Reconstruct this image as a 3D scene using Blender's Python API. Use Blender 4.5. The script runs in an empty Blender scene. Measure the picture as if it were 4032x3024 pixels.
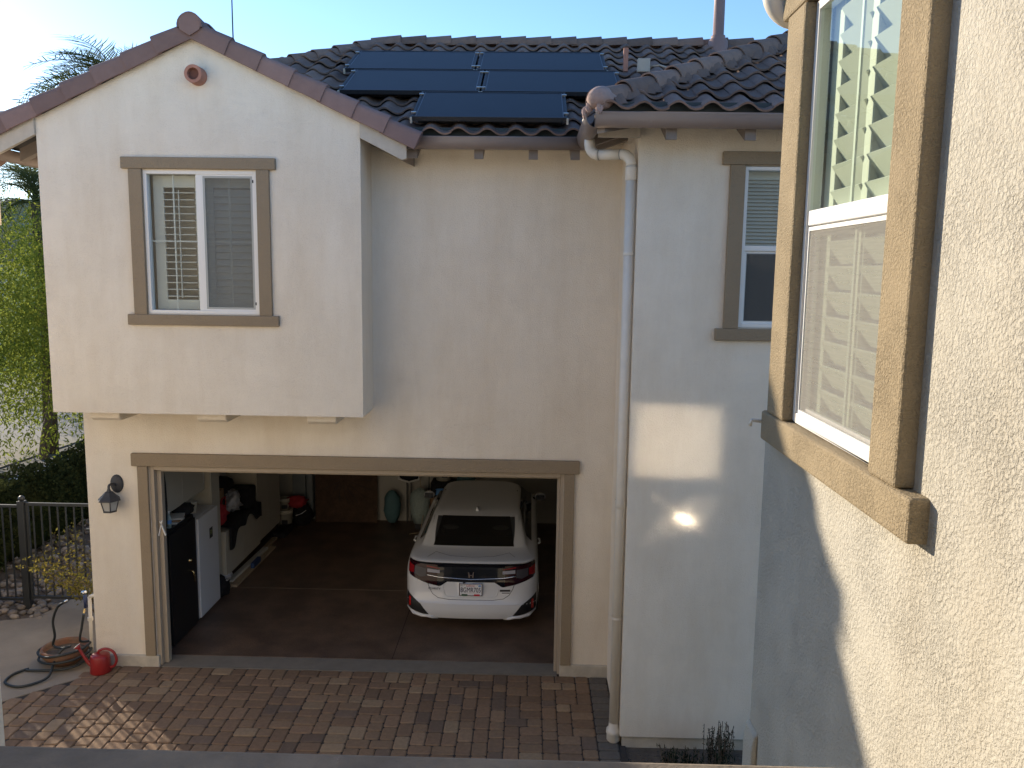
import bpy, bmesh, math, random
import numpy as np
from mathutils import Vector, Matrix

R = math.radians
random.seed(7); rng = np.random.default_rng(7)
scn = bpy.context.scene
col = scn.collection

# ------------------------------------------------------------------ camera
FPX, PT, YA, RO = 3265.0, R(7.759), R(1.225), R(0.768)
CAM = Vector((0.0, -9.835, 5.016))
fwd = Vector((-math.sin(YA)*math.cos(PT), math.cos(YA)*math.cos(PT), -math.sin(PT)))
rgt = Vector((math.cos(YA), math.sin(YA), 0)); upv = rgt.cross(fwd)
r2 = rgt*math.cos(RO) + upv*math.sin(RO); u2 = -rgt*math.sin(RO) + upv*math.cos(RO)
cd = bpy.data.cameras.new('camera'); cam = bpy.data.objects.new('camera', cd); col.objects.link(cam)
cd.sensor_width = 36; cd.lens = 36*FPX/4032; cd.clip_start = 0.05; cd.clip_end = 3000
M = Matrix((r2, u2, -fwd)).transposed().to_4x4(); M.translation = CAM
cam.matrix_world = M
scn.camera = cam

# ------------------------------------------------------------------ light
SUN_TRAVEL = Vector((1.0, -0.92, -0.355)).normalized()
to_sun = -SUN_TRAVEL
elev = math.asin(to_sun.z); azim = math.atan2(to_sun.x, to_sun.y)      # clockwise from +Y
w = bpy.data.worlds.new('World'); scn.world = w; w.use_nodes = True
wn = w.node_tree.nodes; wl = w.node_tree.links
sky = wn.new('ShaderNodeTexSky'); sky.sky_type = 'NISHITA'; sky.sun_disc = False
sky.sun_elevation = elev; sky.sun_rotation = azim
sky.altitude = 200; sky.air_density = 0.85; sky.dust_density = 0.2; sky.ozone_density = 3.5
wl.new(sky.outputs[0], wn['Background'].inputs[0]); wn['Background'].inputs[1].default_value = 0.112
sd = bpy.data.lights.new('sun', 'SUN'); so = bpy.data.objects.new('sun', sd); col.objects.link(so)
sd.energy = 2.6; sd.angle = R(0.53); sd.color = (1.0, 0.86, 0.67)
so.rotation_euler = SUN_TRAVEL.to_track_quat('-Z', 'Y').to_euler(); so.location = (-20, 20, 15)
vs = scn.view_settings
vs.view_transform = 'Standard'; vs.look = 'None'; vs.gamma = 1.0; vs.use_curve_mapping = False
vs.exposure = 1.46
scn.cycles.use_denoising = True
try: scn.cycles.denoiser = 'OPENIMAGEDENOISE'
except Exception: pass
scn.cycles.use_guiding = True; scn.cycles.use_surface_guiding = True; scn.cycles.guiding_training_samples = 128
scn.cycles.sample_clamp_indirect = 0.0; scn.cycles.blur_glossy = 0.0; scn.cycles.max_bounces = 10; scn.cycles.diffuse_bounces = 5; scn.cycles.glossy_bounces = 4
scn.cycles.transparent_max_bounces = 16; scn.cycles.caustics_reflective = True; scn.cycles.caustics_refractive = False

# ------------------------------------------------------------------ materials
MATS = {}
def nd(nt, t, **k):
    n = nt.nodes.new('ShaderNode'+t)
    for a, b in k.items():
        if isinstance(a, str) and hasattr(n, a): setattr(n, a, b)
    return n
def mat(name, c, rough=0.7, var=0.0, vscale=4.0, bump=0.0, bscale=60.0, metal=0.0, coat=0.0, spec=0.5, c2=None, mixscale=3.0,
        rnd=0.0, detail=6.0, emit=None, thr=None, grime=0.0):
    """Principled material; var: brightness mottling, c2: second colour mixed in by noise, rnd: per-object variation"""
    m = bpy.data.materials.new(name); m.use_nodes = True; nt = m.node_tree; L = nt.links
    p = nt.nodes['Principled BSDF']
    p.inputs['Roughness'].default_value = rough; p.inputs['Metallic'].default_value = metal
    p.inputs['Coat Weight'].default_value = coat; p.inputs['Specular IOR Level'].default_value = spec
    tc = nd(nt, 'TexCoord'); geo = nd(nt, 'NewGeometry')
    pos = geo.outputs['Position']
    rgb = nd(nt, 'RGB'); rgb.outputs[0].default_value = (*c, 1); cur = rgb.outputs[0]
    if c2:
        n = nd(nt, 'TexNoise'); n.inputs['Scale'].default_value = mixscale; n.inputs['Detail'].default_value = 5; L.new(pos, n.inputs['Vector'])
        rp = nd(nt, 'ValToRGB'); rp.color_ramp.elements[0].position = .38; rp.color_ramp.elements[1].position = .62
        L.new(n.outputs[0], rp.inputs[0])
        mx = nd(nt, 'MixRGB'); mx.inputs[2].default_value = (*c2, 1); L.new(rp.outputs[0], mx.inputs[0]); L.new(cur, mx.inputs[1]); cur = mx.outputs[0]
    if var:
        n = nd(nt, 'TexNoise'); n.inputs['Scale'].default_value = vscale; n.inputs['Detail'].default_value = detail; n.inputs['Roughness'].default_value = .65
        L.new(pos, n.inputs['Vector'])
        mr = nd(nt, 'MapRange'); mr.inputs[1].default_value = .25; mr.inputs[2].default_value = .75
        mr.inputs[3].default_value = 1-var; mr.inputs[4].default_value = 1+var; L.new(n.outputs[0], mr.inputs[0])
        mx = nd(nt, 'MixRGB', blend_type='MULTIPLY'); mx.inputs[0].default_value = 1; L.new(cur, mx.inputs[1]); L.new(mr.outputs[0], mx.inputs[2]); cur = mx.outputs[0]
    if rnd:
        oi = nd(nt, 'ObjectInfo'); mr = nd(nt, 'MapRange'); mr.inputs[3].default_value = 1-rnd; mr.inputs[4].default_value = 1+rnd
        L.new(oi.outputs['Random'], mr.inputs[0])
        mx = nd(nt, 'MixRGB', blend_type='MULTIPLY'); mx.inputs[0].default_value = 1; L.new(cur, mx.inputs[1]); L.new(mr.outputs[0], mx.inputs[2]); cur = mx.outputs[0]
    L.new(cur, p.inputs['Base Color'])
    if bump:
        n = nd(nt, 'TexNoise'); n.inputs['Scale'].default_value = bscale; n.inputs['Detail'].default_value = 3; L.new(pos, n.inputs['Vector'])
        h = n.outputs[0]
        if thr:
            rp = nd(nt, 'ValToRGB'); rp.color_ramp.elements[0].position = thr[0]; rp.color_ramp.elements[1].position = thr[1]; L.new(h, rp.inputs[0]); h = rp.outputs[0]
        b = nd(nt, 'Bump'); b.inputs['Strength'].default_value = 1.0; b.inputs['Distance'].default_value = bump; L.new(h, b.inputs['Height']); L.new(b.outputs[0], p.inputs['Normal'])
    if emit:
        p.inputs['Emission Color'].default_value = (*emit[0], 1); p.inputs['Emission Strength'].default_value = emit[1]
    MATS[name] = m
    return m
STU = (0.84, 0.76, 0.64); STN = (0.535, 0.505, 0.43)  # STN: stucco copy darkened so the sunlit near wall does not overexpose
def stucco(name, c, b1, b2, s1, s2, stains=True):
    """sand-float / lace stucco: clumped plateau relief with fine grain, weathering streaks"""
    m = mat(name, c, .92, var=.05, vscale=1.3, spec=.2)
    nt = m.node_tree; L = nt.links; p = nt.nodes['Principled BSDF']
    geo = nd(nt, 'NewGeometry')
    n1 = nd(nt, 'TexNoise'); n1.inputs['Scale'].default_value = s1; n1.inputs['Detail'].default_value = 4; n1.inputs['Roughness'].default_value = .6; n1.inputs['Distortion'].default_value = .25
    n2 = nd(nt, 'TexNoise'); n2.inputs['Scale'].default_value = s2; n2.inputs['Detail'].default_value = 2
    L.new(geo.outputs['Position'], n1.inputs['Vector']); L.new(geo.outputs['Position'], n2.inputs['Vector'])
    rp = nd(nt, 'ValToRGB'); rp.color_ramp.elements[0].position = .26; rp.color_ramp.elements[1].position = .64; rp.color_ramp.interpolation = 'EASE'; L.new(n1.outputs[0], rp.inputs[0])
    b = nd(nt, 'Bump'); b.inputs['Distance'].default_value = b1; L.new(rp.outputs[0], b.inputs['Height'])
    nv = nd(nt, 'TexNoise'); nv.inputs['Scale'].default_value = 5.5; nv.inputs['Detail'].default_value = 4; L.new(geo.outputs['Position'], nv.inputs['Vector'])   # trowel passes: relief stronger here, flatter there
    mv_ = nd(nt, 'MapRange'); mv_.inputs[1].default_value = .35; mv_.inputs[2].default_value = .65; mv_.inputs[3].default_value = .62; mv_.inputs[4].default_value = 1.0; L.new(nv.outputs[0], mv_.inputs[0]); L.new(mv_.outputs[0], b.inputs['Strength'])
    bb = nd(nt, 'Bump'); bb.inputs['Distance'].default_value = b2; L.new(n2.outputs[0], bb.inputs['Height']); L.new(b.outputs[0], bb.inputs['Normal'])
    L.new(bb.outputs[0], p.inputs['Normal'])
    if stains:
        old = p.inputs['Base Color'].links[0].from_socket
        mp = nd(nt, 'Mapping'); mp.inputs['Scale'].default_value = (1.6, 1.6, .35); L.new(geo.outputs['Position'], mp.inputs['Vector'])
        n3 = nd(nt, 'TexNoise'); n3.inputs['Scale'].default_value = 1.1; n3.inputs['Detail'].default_value = 7; n3.inputs['Roughness'].default_value = .7; L.new(mp.outputs[0], n3.inputs['Vector'])
        rp3 = nd(nt, 'ValToRGB'); rp3.color_ramp.elements[0].position = .42; rp3.color_ramp.elements[1].position = .72; L.new(n3.outputs[0], rp3.inputs[0])
        mx = nd(nt, 'MixRGB'); mx.inputs[2].default_value = (c[0]*.80, c[1]*.74, c[2]*.66, 1); L.new(old, mx.inputs[1])
        mu = nd(nt, 'Math', operation='MULTIPLY'); mu.inputs[1].default_value = .50; L.new(rp3.outputs[0], mu.inputs[0]); L.new(mu.outputs[0], mx.inputs[0])
        L.new(mx.outputs[0], p.inputs['Base Color'])
    return m
stucco('stucco', STU, .0035, .0015, 70, 170)
stucco('stucco_sun_dimmed', STN, .0050, .0014, 92, 240)
TRIM = (0.30, 0.235, 0.16)
stucco('trim', TRIM, .004, .002, 40, 140, False)
stucco('trim_sunlit', (0.365, 0.29, 0.185), .0045, .0012, 120, 260, False)  # lighter copy of the trim, sunlit brightness put into the colour
mat('cap_paint', (0.24, 0.195, 0.145), .85, var=.26, vscale=9, detail=9, bump=.002, bscale=90, c2=(0.19, 0.155, 0.12), mixscale=2.5)
mat('wood_trim', (0.40, 0.33, 0.25), .6, var=.06, vscale=9)
mat('footing', (0.50, 0.45, 0.37), .9, var=.18, vscale=7, bump=.004, bscale=50)
mat('vinyl', (0.80, 0.79, 0.76), .4)
mat('shutter', (0.62, 0.62, 0.58), .5)
mat('shutter_grey', (0.40, 0.41, 0.39), .55)
mat('dark_room', (0.05, 0.047, 0.044), .9)  # gloom of the rooms behind the panes, put into the colour
mat('room_wall', (0.45, 0.42, 0.36), .9)
mat('muntin', (0.62, 0.64, 0.62), .5)
mat('tile', (0.195, 0.135, 0.112), .85, var=.16, vscale=9, bump=.003, bscale=70, rnd=.22, spec=.3, c2=(0.235, 0.155, 0.120), mixscale=1.7)
mat('rake', (0.235, 0.155, 0.138), .85, var=.10, vscale=7, bump=.002, bscale=80, rnd=.20, spec=.3)
mat('mortar', (0.36, 0.255, 0.22), .95, var=.15, vscale=20, bump=.006, bscale=40)
mat('deck', (0.06, 0.055, 0.055), .95)
mat('birdstop', (0.05, 0.06, 0.06), .8)
mat('gutter', (0.235, 0.185, 0.16), .42, var=.06, vscale=6)
mat('gutter_tan', (0.42, 0.35, 0.28), .5, var=.06, vscale=6)
mat('rafter', (0.215, 0.18, 0.155), .75, var=.10, vscale=12)
mat('bargeboard', (0.52, 0.46, 0.38), .75, var=.09, vscale=12, bump=.001, bscale=60)
mat('pvc', (0.72, 0.66, 0.56), .45, var=.05, vscale=8)
mat('pvc_groove', (0.30, 0.28, 0.25), .7)
mat('clay', (0.40, 0.19, 0.135), .85, var=.10, vscale=14)
mat('clay_dark', (0.17, 0.075, 0.055), .9)
mat('flue', (0.27, 0.165, 0.14), .55, var=.07, vscale=8)
mat('iron', (0.045, 0.048, 0.05), .45, metal=.3)
mat('black_metal', (0.016, 0.016, 0.018), .5)
mat('lamp_metal', (0.045, 0.045, 0.048), .6, var=.2, vscale=40)
mat('frosted', (0.42, 0.42, 0.40), .35)
mat('concrete', (0.32, 0.262, 0.195), .9, var=.13, vscale=2.2, bump=.003, bscale=60, c2=(0.27, 0.22, 0.165), mixscale=1.0)
mat('threshold', (0.22, 0.192, 0.155), .9, var=.14, vscale=5, bump=.002, bscale=70)
mat('soil', (0.115, 0.088, 0.065), .97, var=.3, vscale=9, bump=.01, bscale=30)
mat('dirt', (0.125, 0.10, 0.075), .97, var=.22, vscale=1.4, bump=.01, bscale=20)
mat('asphalt', (0.105, 0.11, 0.12), .92, var=.10, vscale=2, bump=.002, bscale=90)
mat('street_concrete', (0.26, 0.235, 0.20), .92, var=.10, vscale=1.2)
mat('gravel', (0.115, 0.095, 0.075), .95, var=.35, vscale=25)
mat('rock', (0.26, 0.225, 0.19), .9, var=.22, vscale=14, rnd=.35, c2=(0.33, 0.27, 0.22), mixscale=3)
mat('joint', (0.050, 0.042, 0.036), .97, var=.3, vscale=18)
for i, c in enumerate([(0.265, 0.172, 0.104), (0.220, 0.140, 0.086), (0.315, 0.218, 0.132), (0.180, 0.124, 0.086), (0.25, 0.158, 0.096)]):
    mat('paver%d' % i, c, .88, var=.18, vscale=22, bump=.003, bscale=120, rnd=.12, spec=.3)
mat('paver_grey', (0.16, 0.135, 0.108), .9, var=.18, vscale=22, bump=.003, bscale=120, rnd=.15, spec=.3)
mat('epoxy', (0.165, 0.110, 0.078), .42, var=.34, vscale=55, detail=9, c2=(0.105, 0.070, 0.052), mixscale=2.4)
mat('drywall', (0.50, 0.48, 0.43), .9, var=.04, vscale=2)
mat('cabinet', (0.50, 0.47, 0.40), .6, var=.04, vscale=3)
mat('cabinet_edge', (0.56, 0.50, 0.39), .6)
mat('steel', (0.55, 0.54, 0.50), .3, metal=.9)
mat('safe', (0.014, 0.014, 0.015), .38)
mat('brass', (0.72, 0.55, 0.26), .25, metal=1)
mat('white_goods', (0.66, 0.66, 0.67), .4)
mat('osb', (0.105, 0.060, 0.036), .8, var=.32, vscale=26, c2=(0.075, 0.043, 0.026), mixscale=7)
mat('bin', (0.19, 0.21, 0.22), .5)
mat('black_cloth', (0.012, 0.012, 0.014), .9, bump=.02, bscale=14)
mat('red_cloth', (0.42, 0.03, 0.04), .8, bump=.01, bscale=22)
mat('plastic_bag', (0.62, 0.63, 0.66), .3, bump=.03, bscale=18)
mat('bubble_bag', (0.34, 0.42, 0.40), .35, bump=.02, bscale=36, var=.15, vscale=20)
mat('teal', (0.10, 0.20, 0.22), .7, var=.1)
mat('cardboard', (0.27, 0.17, 0.095), .85, var=.08)
mat('paper', (0.62, 0.60, 0.54), .8, var=.06, vscale=20)
mat('lumber', (0.42, 0.33, 0.22), .8, var=.14, vscale=16)
mat('blue', (0.03, 0.07, 0.20), .5)
mat('bucket', (0.58, 0.55, 0.46), .5)
mat('label_dark', (0.03, 0.03, 0.03), .6)
mat('label_green', (0.30, 0.36, 0.12), .6)
mat('hose', (0.022, 0.026, 0.024), .45)
mat('terracotta', (0.25, 0.110, 0.058), .8, var=.22, vscale=14, c2=(0.20, 0.12, 0.075), mixscale=9)
mat('red_plastic', (0.29, 0.020, 0.020), .32, var=.06, vscale=12)
mat('metal_bright', (0.75, 0.74, 0.70), .2, metal=1)
mat('valve_blue', (0.03, 0.045, 0.11), .4)
mat('panel_cell', (0.017, 0.019, 0.026), .38, spec=.09, var=.15, vscale=3)
mat('panel_frame', (0.015, 0.016, 0.02), .5)
mat('panel_bus', (0.05, 0.06, 0.085), .4)
mat('coated_glass', (0.37, 0.37, 0.37), .05, metal=1.0)
mat('bowed_glass', (0.115, 0.115, 0.115), .045, metal=1.0)
# car
mat('car_white', (0.70, 0.71, 0.725), .28, coat=.8)
mat('car_black', (0.006, 0.007, 0.012), .05, spec=.45)
mat('car_trim', (0.012, 0.012, 0.013), .55)
mat('car_glass', (0.008, 0.009, 0.011), .04, spec=.7)
mat('chrome', (0.86, 0.86, 0.87), .08, metal=1)
mat('lens_red', (0.26, 0.006, 0.010), .2, spec=.35)
mat('lens_darkred', (0.022, 0.003, 0.006), .1, spec=.3)
mat('lens_clear', (0.34, 0.33, 0.37), .2, spec=.3)
mat('lens_smoke', (0.06, 0.055, 0.062), .25, spec=.25)
mat('reflector', (0.45, 0.012, 0.010), .2, coat=.5)
mat('plate_white', (0.80, 0.80, 0.82), .4)
mat('plate_navy', (0.012, 0.016, 0.05), .5)
mat('plate_red', (0.55, 0.03, 0.05), .5)
mat('plate_green', (0.015, 0.09, 0.045), .5)
mat('sticker_blue', (0.12, 0.30, 0.62), .5)
mat('seat_beige', (0.30, 0.27, 0.21), .8)
mat('rubber', (0.018, 0.018, 0.018), .85)
mat('badge', (0.10, 0.10, 0.11), .25, metal=.7)
mat('bark', (0.14, 0.105, 0.075), .95, var=.3, vscale=9, bump=.02, bscale=14)
mat('pale_wall', (0.66, 0.60, 0.50), .9, var=.05)
mat('roof_far', (0.22, 0.15, 0.12), .9)
mat('hill', (0.36, 0.31, 0.22), .97, var=.2, vscale=.03, c2=(0.22, 0.22, 0.14), mixscale=.02)

def leafmat(name, c, c2, trans=.5, vs=3.0):
    m = bpy.data.materials.new(name); m.use_nodes = True; nt = m.node_tree; L = nt.links
    nt.nodes.remove(nt.nodes['Principled BSDF']); out = nt.nodes['Material Output']
    geo = nd(nt, 'NewGeometry'); n = nd(nt, 'TexNoise'); n.inputs['Scale'].default_value = vs; n.inputs['Detail'].default_value = 4
    L.new(geo.outputs['Position'], n.inputs['Vector'])
    rp = nd(nt, 'ValToRGB'); rp.color_ramp.elements[0].position = .35; rp.color_ramp.elements[1].position = .65
    rp.color_ramp.elements[0].color = (*c, 1); rp.color_ramp.elements[1].color = (*c2, 1); L.new(n.outputs[0], rp.inputs[0])
    d = nd(nt, 'BsdfDiffuse'); t = nd(nt, 'BsdfTranslucent'); mx = nd(nt, 'MixShader'); mx.inputs[0].default_value = trans
    L.new(rp.outputs[0], d.inputs[0]); L.new(rp.outputs[0], t.inputs[0]); L.new(d.outputs[0], mx.inputs[1]); L.new(t.outputs[0], mx.inputs[2])
    L.new(mx.outputs[0], out.inputs[0]); MATS[name] = m
leafmat('pepper_leaf', (0.17, 0.22, 0.035), (0.35, 0.385, 0.075), .62, 1.1)
leafmat('palm_leaf', (0.085, 0.115, 0.045), (0.15, 0.17, 0.08), .5, 2.0)
leafmat('hedge_leaf', (0.034, 0.044, 0.017), (0.062, 0.070, 0.026), .3, 3.0)
leafmat('bush_leaf', (0.26, 0.20, 0.05), (0.15, 0.15, 0.035), .5, 8.0)
leafmat('rosemary', (0.020, 0.034, 0.022), (0.035, 0.055, 0.034), .25, 6.0)

def glassmat(name, tint, refl=1.0, ior=1.5, rough=0.0):
    """thin pane: transparent body with Fresnel mirror reflection"""
    m = bpy.data.materials.new(name); m.use_nodes = True; nt = m.node_tree; L = nt.links
    nt.nodes.remove(nt.nodes['Principled BSDF']); out = nt.nodes['Material Output']
    t = nd(nt, 'BsdfTransparent'); t.inputs[0].default_value = (*tint, 1)
    g = nd(nt, 'BsdfGlossy'); g.inputs['Roughness'].default_value = rough; g.inputs[0].default_value = (1, 1, 1, 1)
    f = nd(nt, 'LayerWeight'); f.inputs[0].default_value = .5          # Schlick term, the same from both sides of the pane
    pw = nd(nt, 'Math', operation='POWER'); pw.inputs[1].default_value = 5.0; L.new(f.outputs['Facing'], pw.inputs[0])
    mu = nd(nt, 'Math', operation='MULTIPLY_ADD'); mu.inputs[1].default_value = .92*refl; mu.inputs[2].default_value = .08*refl; L.new(pw.outputs[0], mu.inputs[0])
    mu.use_clamp = True
    mx = nd(nt, 'MixShader'); L.new(mu.outputs[0], mx.inputs[0]); L.new(t.outputs[0], mx.inputs[1]); L.new(g.outputs[0], mx.inputs[2])
    L.new(mx.outputs[0], out.inputs[0]); MATS[name] = m
glassmat('glass', (0.80, 0.84, 0.82), .42)
glassmat('rear_glass', (0.22, 0.235, 0.25), 1.6)
glassmat('glass_near', (0.80, 0.87, 0.78), .8)
def screenmat(name, c, cover):
    m = bpy.data.materials.new(name); m.use_nodes = True; nt = m.node_tree; L = nt.links
    nt.nodes.remove(nt.nodes['Principled BSDF']); out = nt.nodes['Material Output']
    t = nd(nt, 'BsdfTransparent'); d = nd(nt, 'BsdfDiffuse'); d.inputs[0].default_value = (*c, 1)
    tc = nd(nt, 'NewGeometry'); wv = nd(nt, 'TexNoise'); wv.inputs['Scale'].default_value = 60; wv.inputs['Detail'].default_value = 1
    mp = nd(nt, 'Mapping'); mp.inputs['Scale'].default_value = (.12, .12, 3.0); L.new(tc.outputs['Position'], mp.inputs['Vector']); L.new(mp.outputs[0], wv.inputs['Vector'])
    mr = nd(nt, 'MapRange'); mr.inputs[1].default_value = .3; mr.inputs[2].default_value = .7; mr.inputs[3].default_value = cover-.035; mr.inputs[4].default_value = cover+.035
    L.new(wv.outputs[0], mr.inputs[0])
    mx = nd(nt, 'MixShader'); L.new(mr.outputs[0], mx.inputs[0]); L.new(t.outputs[0], mx.inputs[1]); L.new(d.outputs[0], mx.inputs[2])
    L.new(mx.outputs[0], out.inputs[0]); MATS[name] = m
screenmat('screen', (0.20, 0.20, 0.19), .48)
screenmat('screen_near', (0.40, 0.38, 0.34), .50)

# ------------------------------------------------------------------ mesh helpers
class MB:
    def __init__(s): s.v = []; s.f = []
    def add(s, vs, fs):
        o = len(s.v); s.v += [tuple(a) for a in vs]; s.f += [tuple(i+o for i in f) for f in fs]; return s
    def box(s, x0, x1, y0, y1, z0, z1):
        return s.add([(x, y, z) for z in (z0, z1) for y in (y0, y1) for x in (x0, x1)],
                     [(0, 2, 3, 1), (4, 5, 7, 6), (0, 1, 5, 4), (1, 3, 7, 5), (3, 2, 6, 7), (2, 0, 4, 6)])
    def xbox(s, c, ex, ey, ez, hx, hy, hz):
        c, ex, ey, ez = Vector(c), Vector(ex).normalized(), Vector(ey).normalized(), Vector(ez).normalized()
        return s.add([c+ex*a*hx+ey*b*hy+ez*d*hz for d in (-1, 1) for b in (-1, 1) for a in (-1, 1)],
                     [(0, 2, 3, 1), (4, 5, 7, 6), (0, 1, 5, 4), (1, 3, 7, 5), (3, 2, 6, 7), (2, 0, 4, 6)])
    def prism(s, pts, d0, d1, ax='y'):
        """polygon pts (a,b) extruded along ax: y -> (x,z); x -> (y,z); z -> (x,y)"""
        def P(a, b, d): return {'y': (a, d, b), 'x': (d, a, b), 'z': (a, b, d)}[ax]
        n = len(pts); vs = [P(a, b, d0) for a, b in pts]+[P(a, b, d1) for a, b in pts]
        fs = [tuple(range(n))[::-1], tuple(range(n, 2*n))]+[(i, (i+1) % n, n+(i+1) % n, n+i) for i in range(n)]
        return s.add(vs, fs)
    def quad(s, *p): return s.add(p, [tuple(range(len(p)))])
    def tube(s, path, r, n=10, cap=True, closed=False):
        path = [Vector(p) for p in path]; N = len(path)
        rs = r if isinstance(r, (list, tuple)) else [r]*N
        vs = []; nrm = None
        for i, p in enumerate(path):
            t = (path[(i+1) % N]-path[i-1]) if closed else (path[min(i+1, N-1)]-path[max(i-1, 0)])
            t.normalize()
            if nrm is None:
                nrm = t.orthogonal().normalized()
            nrm = (nrm-t*nrm.dot(t)); nrm.normalize(); b = t.cross(nrm)
            vs += [p+(nrm*math.cos(2*math.pi*k/n)+b*math.sin(2*math.pi*k/n))*rs[i] for k in range(n)]
        fs = []
        for i in range(N if closed else N-1):
            j = (i+1) % N
            fs += [(i*n+k, i*n+(k+1) % n, j*n+(k+1) % n, j*n+k) for k in range(n)]
        if cap and not closed: fs += [tuple(range(n))[::-1], tuple((N-1)*n+k for k in range(n))]
        return s.add(vs, fs)
    def lathe(s, prof, c, n=20, sx=1, sy=1):
        vs = []; m = len(prof)
        for r_, z in prof:
            vs += [(c[0]+r_*sx*math.cos(2*math.pi*k/n), c[1]+r_*sy*math.sin(2*math.pi*k/n), c[2]+z) for k in range(n)]
        fs = [(i*n+k, i*n+(k+1) % n, (i+1)*n+(k+1) % n, (i+1)*n+k) for i in range(m-1) for k in range(n)]
        return s.add(vs, fs)
    def blob(s, c, rx, ry, rz, seed=0, amp=.15, nu=14, nv=9):
        rr = random.Random(seed); ph = [(rr.uniform(0, 6.28), rr.randint(2, 5), rr.randint(1, 4)) for _ in range(4)]
        vs = []
        for j in range(nv+1):
            th = math.pi*j/nv
            for i in range(nu):
                a = 2*math.pi*i/nu
                k = 1+amp*sum(math.sin(p[1]*a+p[2]*th*2+p[0]) for p in ph)/2*math.sin(th)
                vs.append((c[0]+rx*k*math.sin(th)*math.cos(a), c[1]+ry*k*math.sin(th)*math.sin(a), c[2]+rz*k*math.cos(th)))
        return s.add(vs, [(j*nu+i, (j+1)*nu+i, (j+1)*nu+(i+1) % nu, j*nu+(i+1) % nu) for j in range(nv) for i in range(nu)])
    def grid(s, fn, us, vs_):
        n = len(us); pts = [fn(u, v) for v in vs_ for u in us]
        return s.add(pts, [(j*n+i, j*n+i+1, (j+1)*n+i+1, (j+1)*n+i) for j in range(len(vs_)-1) for i in range(n-1)])
    def holed(s, ax, d0, d1, u0, u1, v0, v1, holes):
        """wall slab (plane perpendicular to ax between d0,d1) with rectangular holes (u0,u1,v0,v1)"""
        us = sorted({u0, u1, *[h[0] for h in holes], *[h[1] for h in holes]}); vv = sorted({v0, v1, *[h[2] for h in holes], *[h[3] for h in holes]})
        us = [a for a in us if u0 <= a <= u1]; vv = [a for a in vv if v0 <= a <= v1]
        def P(a, b, d): return {'y': (a, d, b), 'x': (d, a, b), 'z': (a, b, d)}[ax]
        def solid(i, j):
            if i < 0 or j < 0 or i >= len(us)-1 or j >= len(vv)-1: return False
            a, b = (us[i]+us[i+1])/2, (vv[j]+vv[j+1])/2
            return not any(h[0] < a < h[1] and h[2] < b < h[3] for h in holes)
        for i in range(len(us)-1):
            for j in range(len(vv)-1):
                if not solid(i, j): continue
                a0, a1, b0, b1 = us[i], us[i+1], vv[j], vv[j+1]
                for d in (d0, d1): s.quad(P(a0, b0, d), P(a1, b0, d), P(a1, b1, d), P(a0, b1, d))
                for di, dj, e in ((-1, 0, ((a0, b0), (a0, b1))), (1, 0, ((a1, b0), (a1, b1))), (0, -1, ((a0, b0), (a1, b0))), (0, 1, ((a0, b1), (a1, b1)))):
                    if not solid(i+di, j+dj): s.quad(P(*e[0], d0), P(*e[1], d0), P(*e[1], d1), P(*e[0], d1))
        return s
    def mesh(s, name, mt=None, smooth=False):
        me = bpy.data.meshes.new(name); me.from_pydata(s.v, [], s.f)
        if mt: me.materials.append(MATS[mt])
        if smooth: me.polygons.foreach_set('use_smooth', [True]*len(me.polygons))
        me.update(); return me
    def build(s, name, mt, parent=None, smooth=False, bevel=0, fix=True, auto=None):
        me = s.mesh(name, mt, smooth)
        if fix:
            bm = bmesh.new(); bm.from_mesh(me)
            if smooth or bevel: bmesh.ops.remove_doubles(bm, verts=bm.verts, dist=1e-5)
            bmesh.ops.recalc_face_normals(bm, faces=bm.faces); bm.to_mesh(me); bm.free()
        if auto is not None:
            me.polygons.foreach_set('use_smooth', [True]*len(me.polygons)); me.set_sharp_from_angle(angle=R(auto))
        return link(name, me, parent, bevel)
def link(name, me, parent=None, bevel=0):
    o = bpy.data.objects.new(name, me); col.objects.link(o)
    if parent is not None:
        o.parent = parent
        if parent.type == 'EMPTY' and 'base' in parent: o.matrix_parent_inverse = Matrix.Translation(-Vector(parent['base']))
        elif 'pinv' in parent: pass
    if bevel:
        b = o.modifiers.new('bevel', 'BEVEL'); b.width = bevel; b.segments = 2; b.limit_method = 'ANGLE'; b.angle_limit = R(40)
    return o
def tag(o, label=None, cat=None, group=None, kind=None):
    if label: o['label'] = label
    if cat: o['category'] = cat
    if group: o['group'] = group
    if kind: o['kind'] = kind
    return o
def thing(name, label, cat, base=(0, 0, 0), group=None):
    o = bpy.data.objects.new(name, None); col.objects.link(o); o.location = base; o['base'] = tuple(base); o.empty_display_size = .1
    return tag(o, label, cat, group)
def part_empty(name, parent):
    """an Empty for a part that only groups its sub-parts; children keep world coordinates"""
    o = bpy.data.objects.new(name, None); col.objects.link(o); o.parent = parent; o.empty_display_size = .05
    if 'base' in parent: o.matrix_parent_inverse = Matrix.Translation(-Vector(parent['base']))
    return o
FONTM = {}
def text_mesh(txt, size, depth, mt, align='CENTER'):
    cu = bpy.data.curves.new('lettering', 'FONT'); cu.body = txt; cu.size = size; cu.extrude = depth; cu.align_x = align; cu.align_y = 'CENTER'
    ob = bpy.data.objects.new('lettering', cu); col.objects.link(ob)
    dg = bpy.context.evaluated_depsgraph_get(); me = bpy.data.meshes.new_from_object(ob.evaluated_get(dg))
    bpy.data.objects.remove(ob); bpy.data.curves.remove(cu); me.materials.clear(); me.materials.append(MATS[mt]); return me
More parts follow.
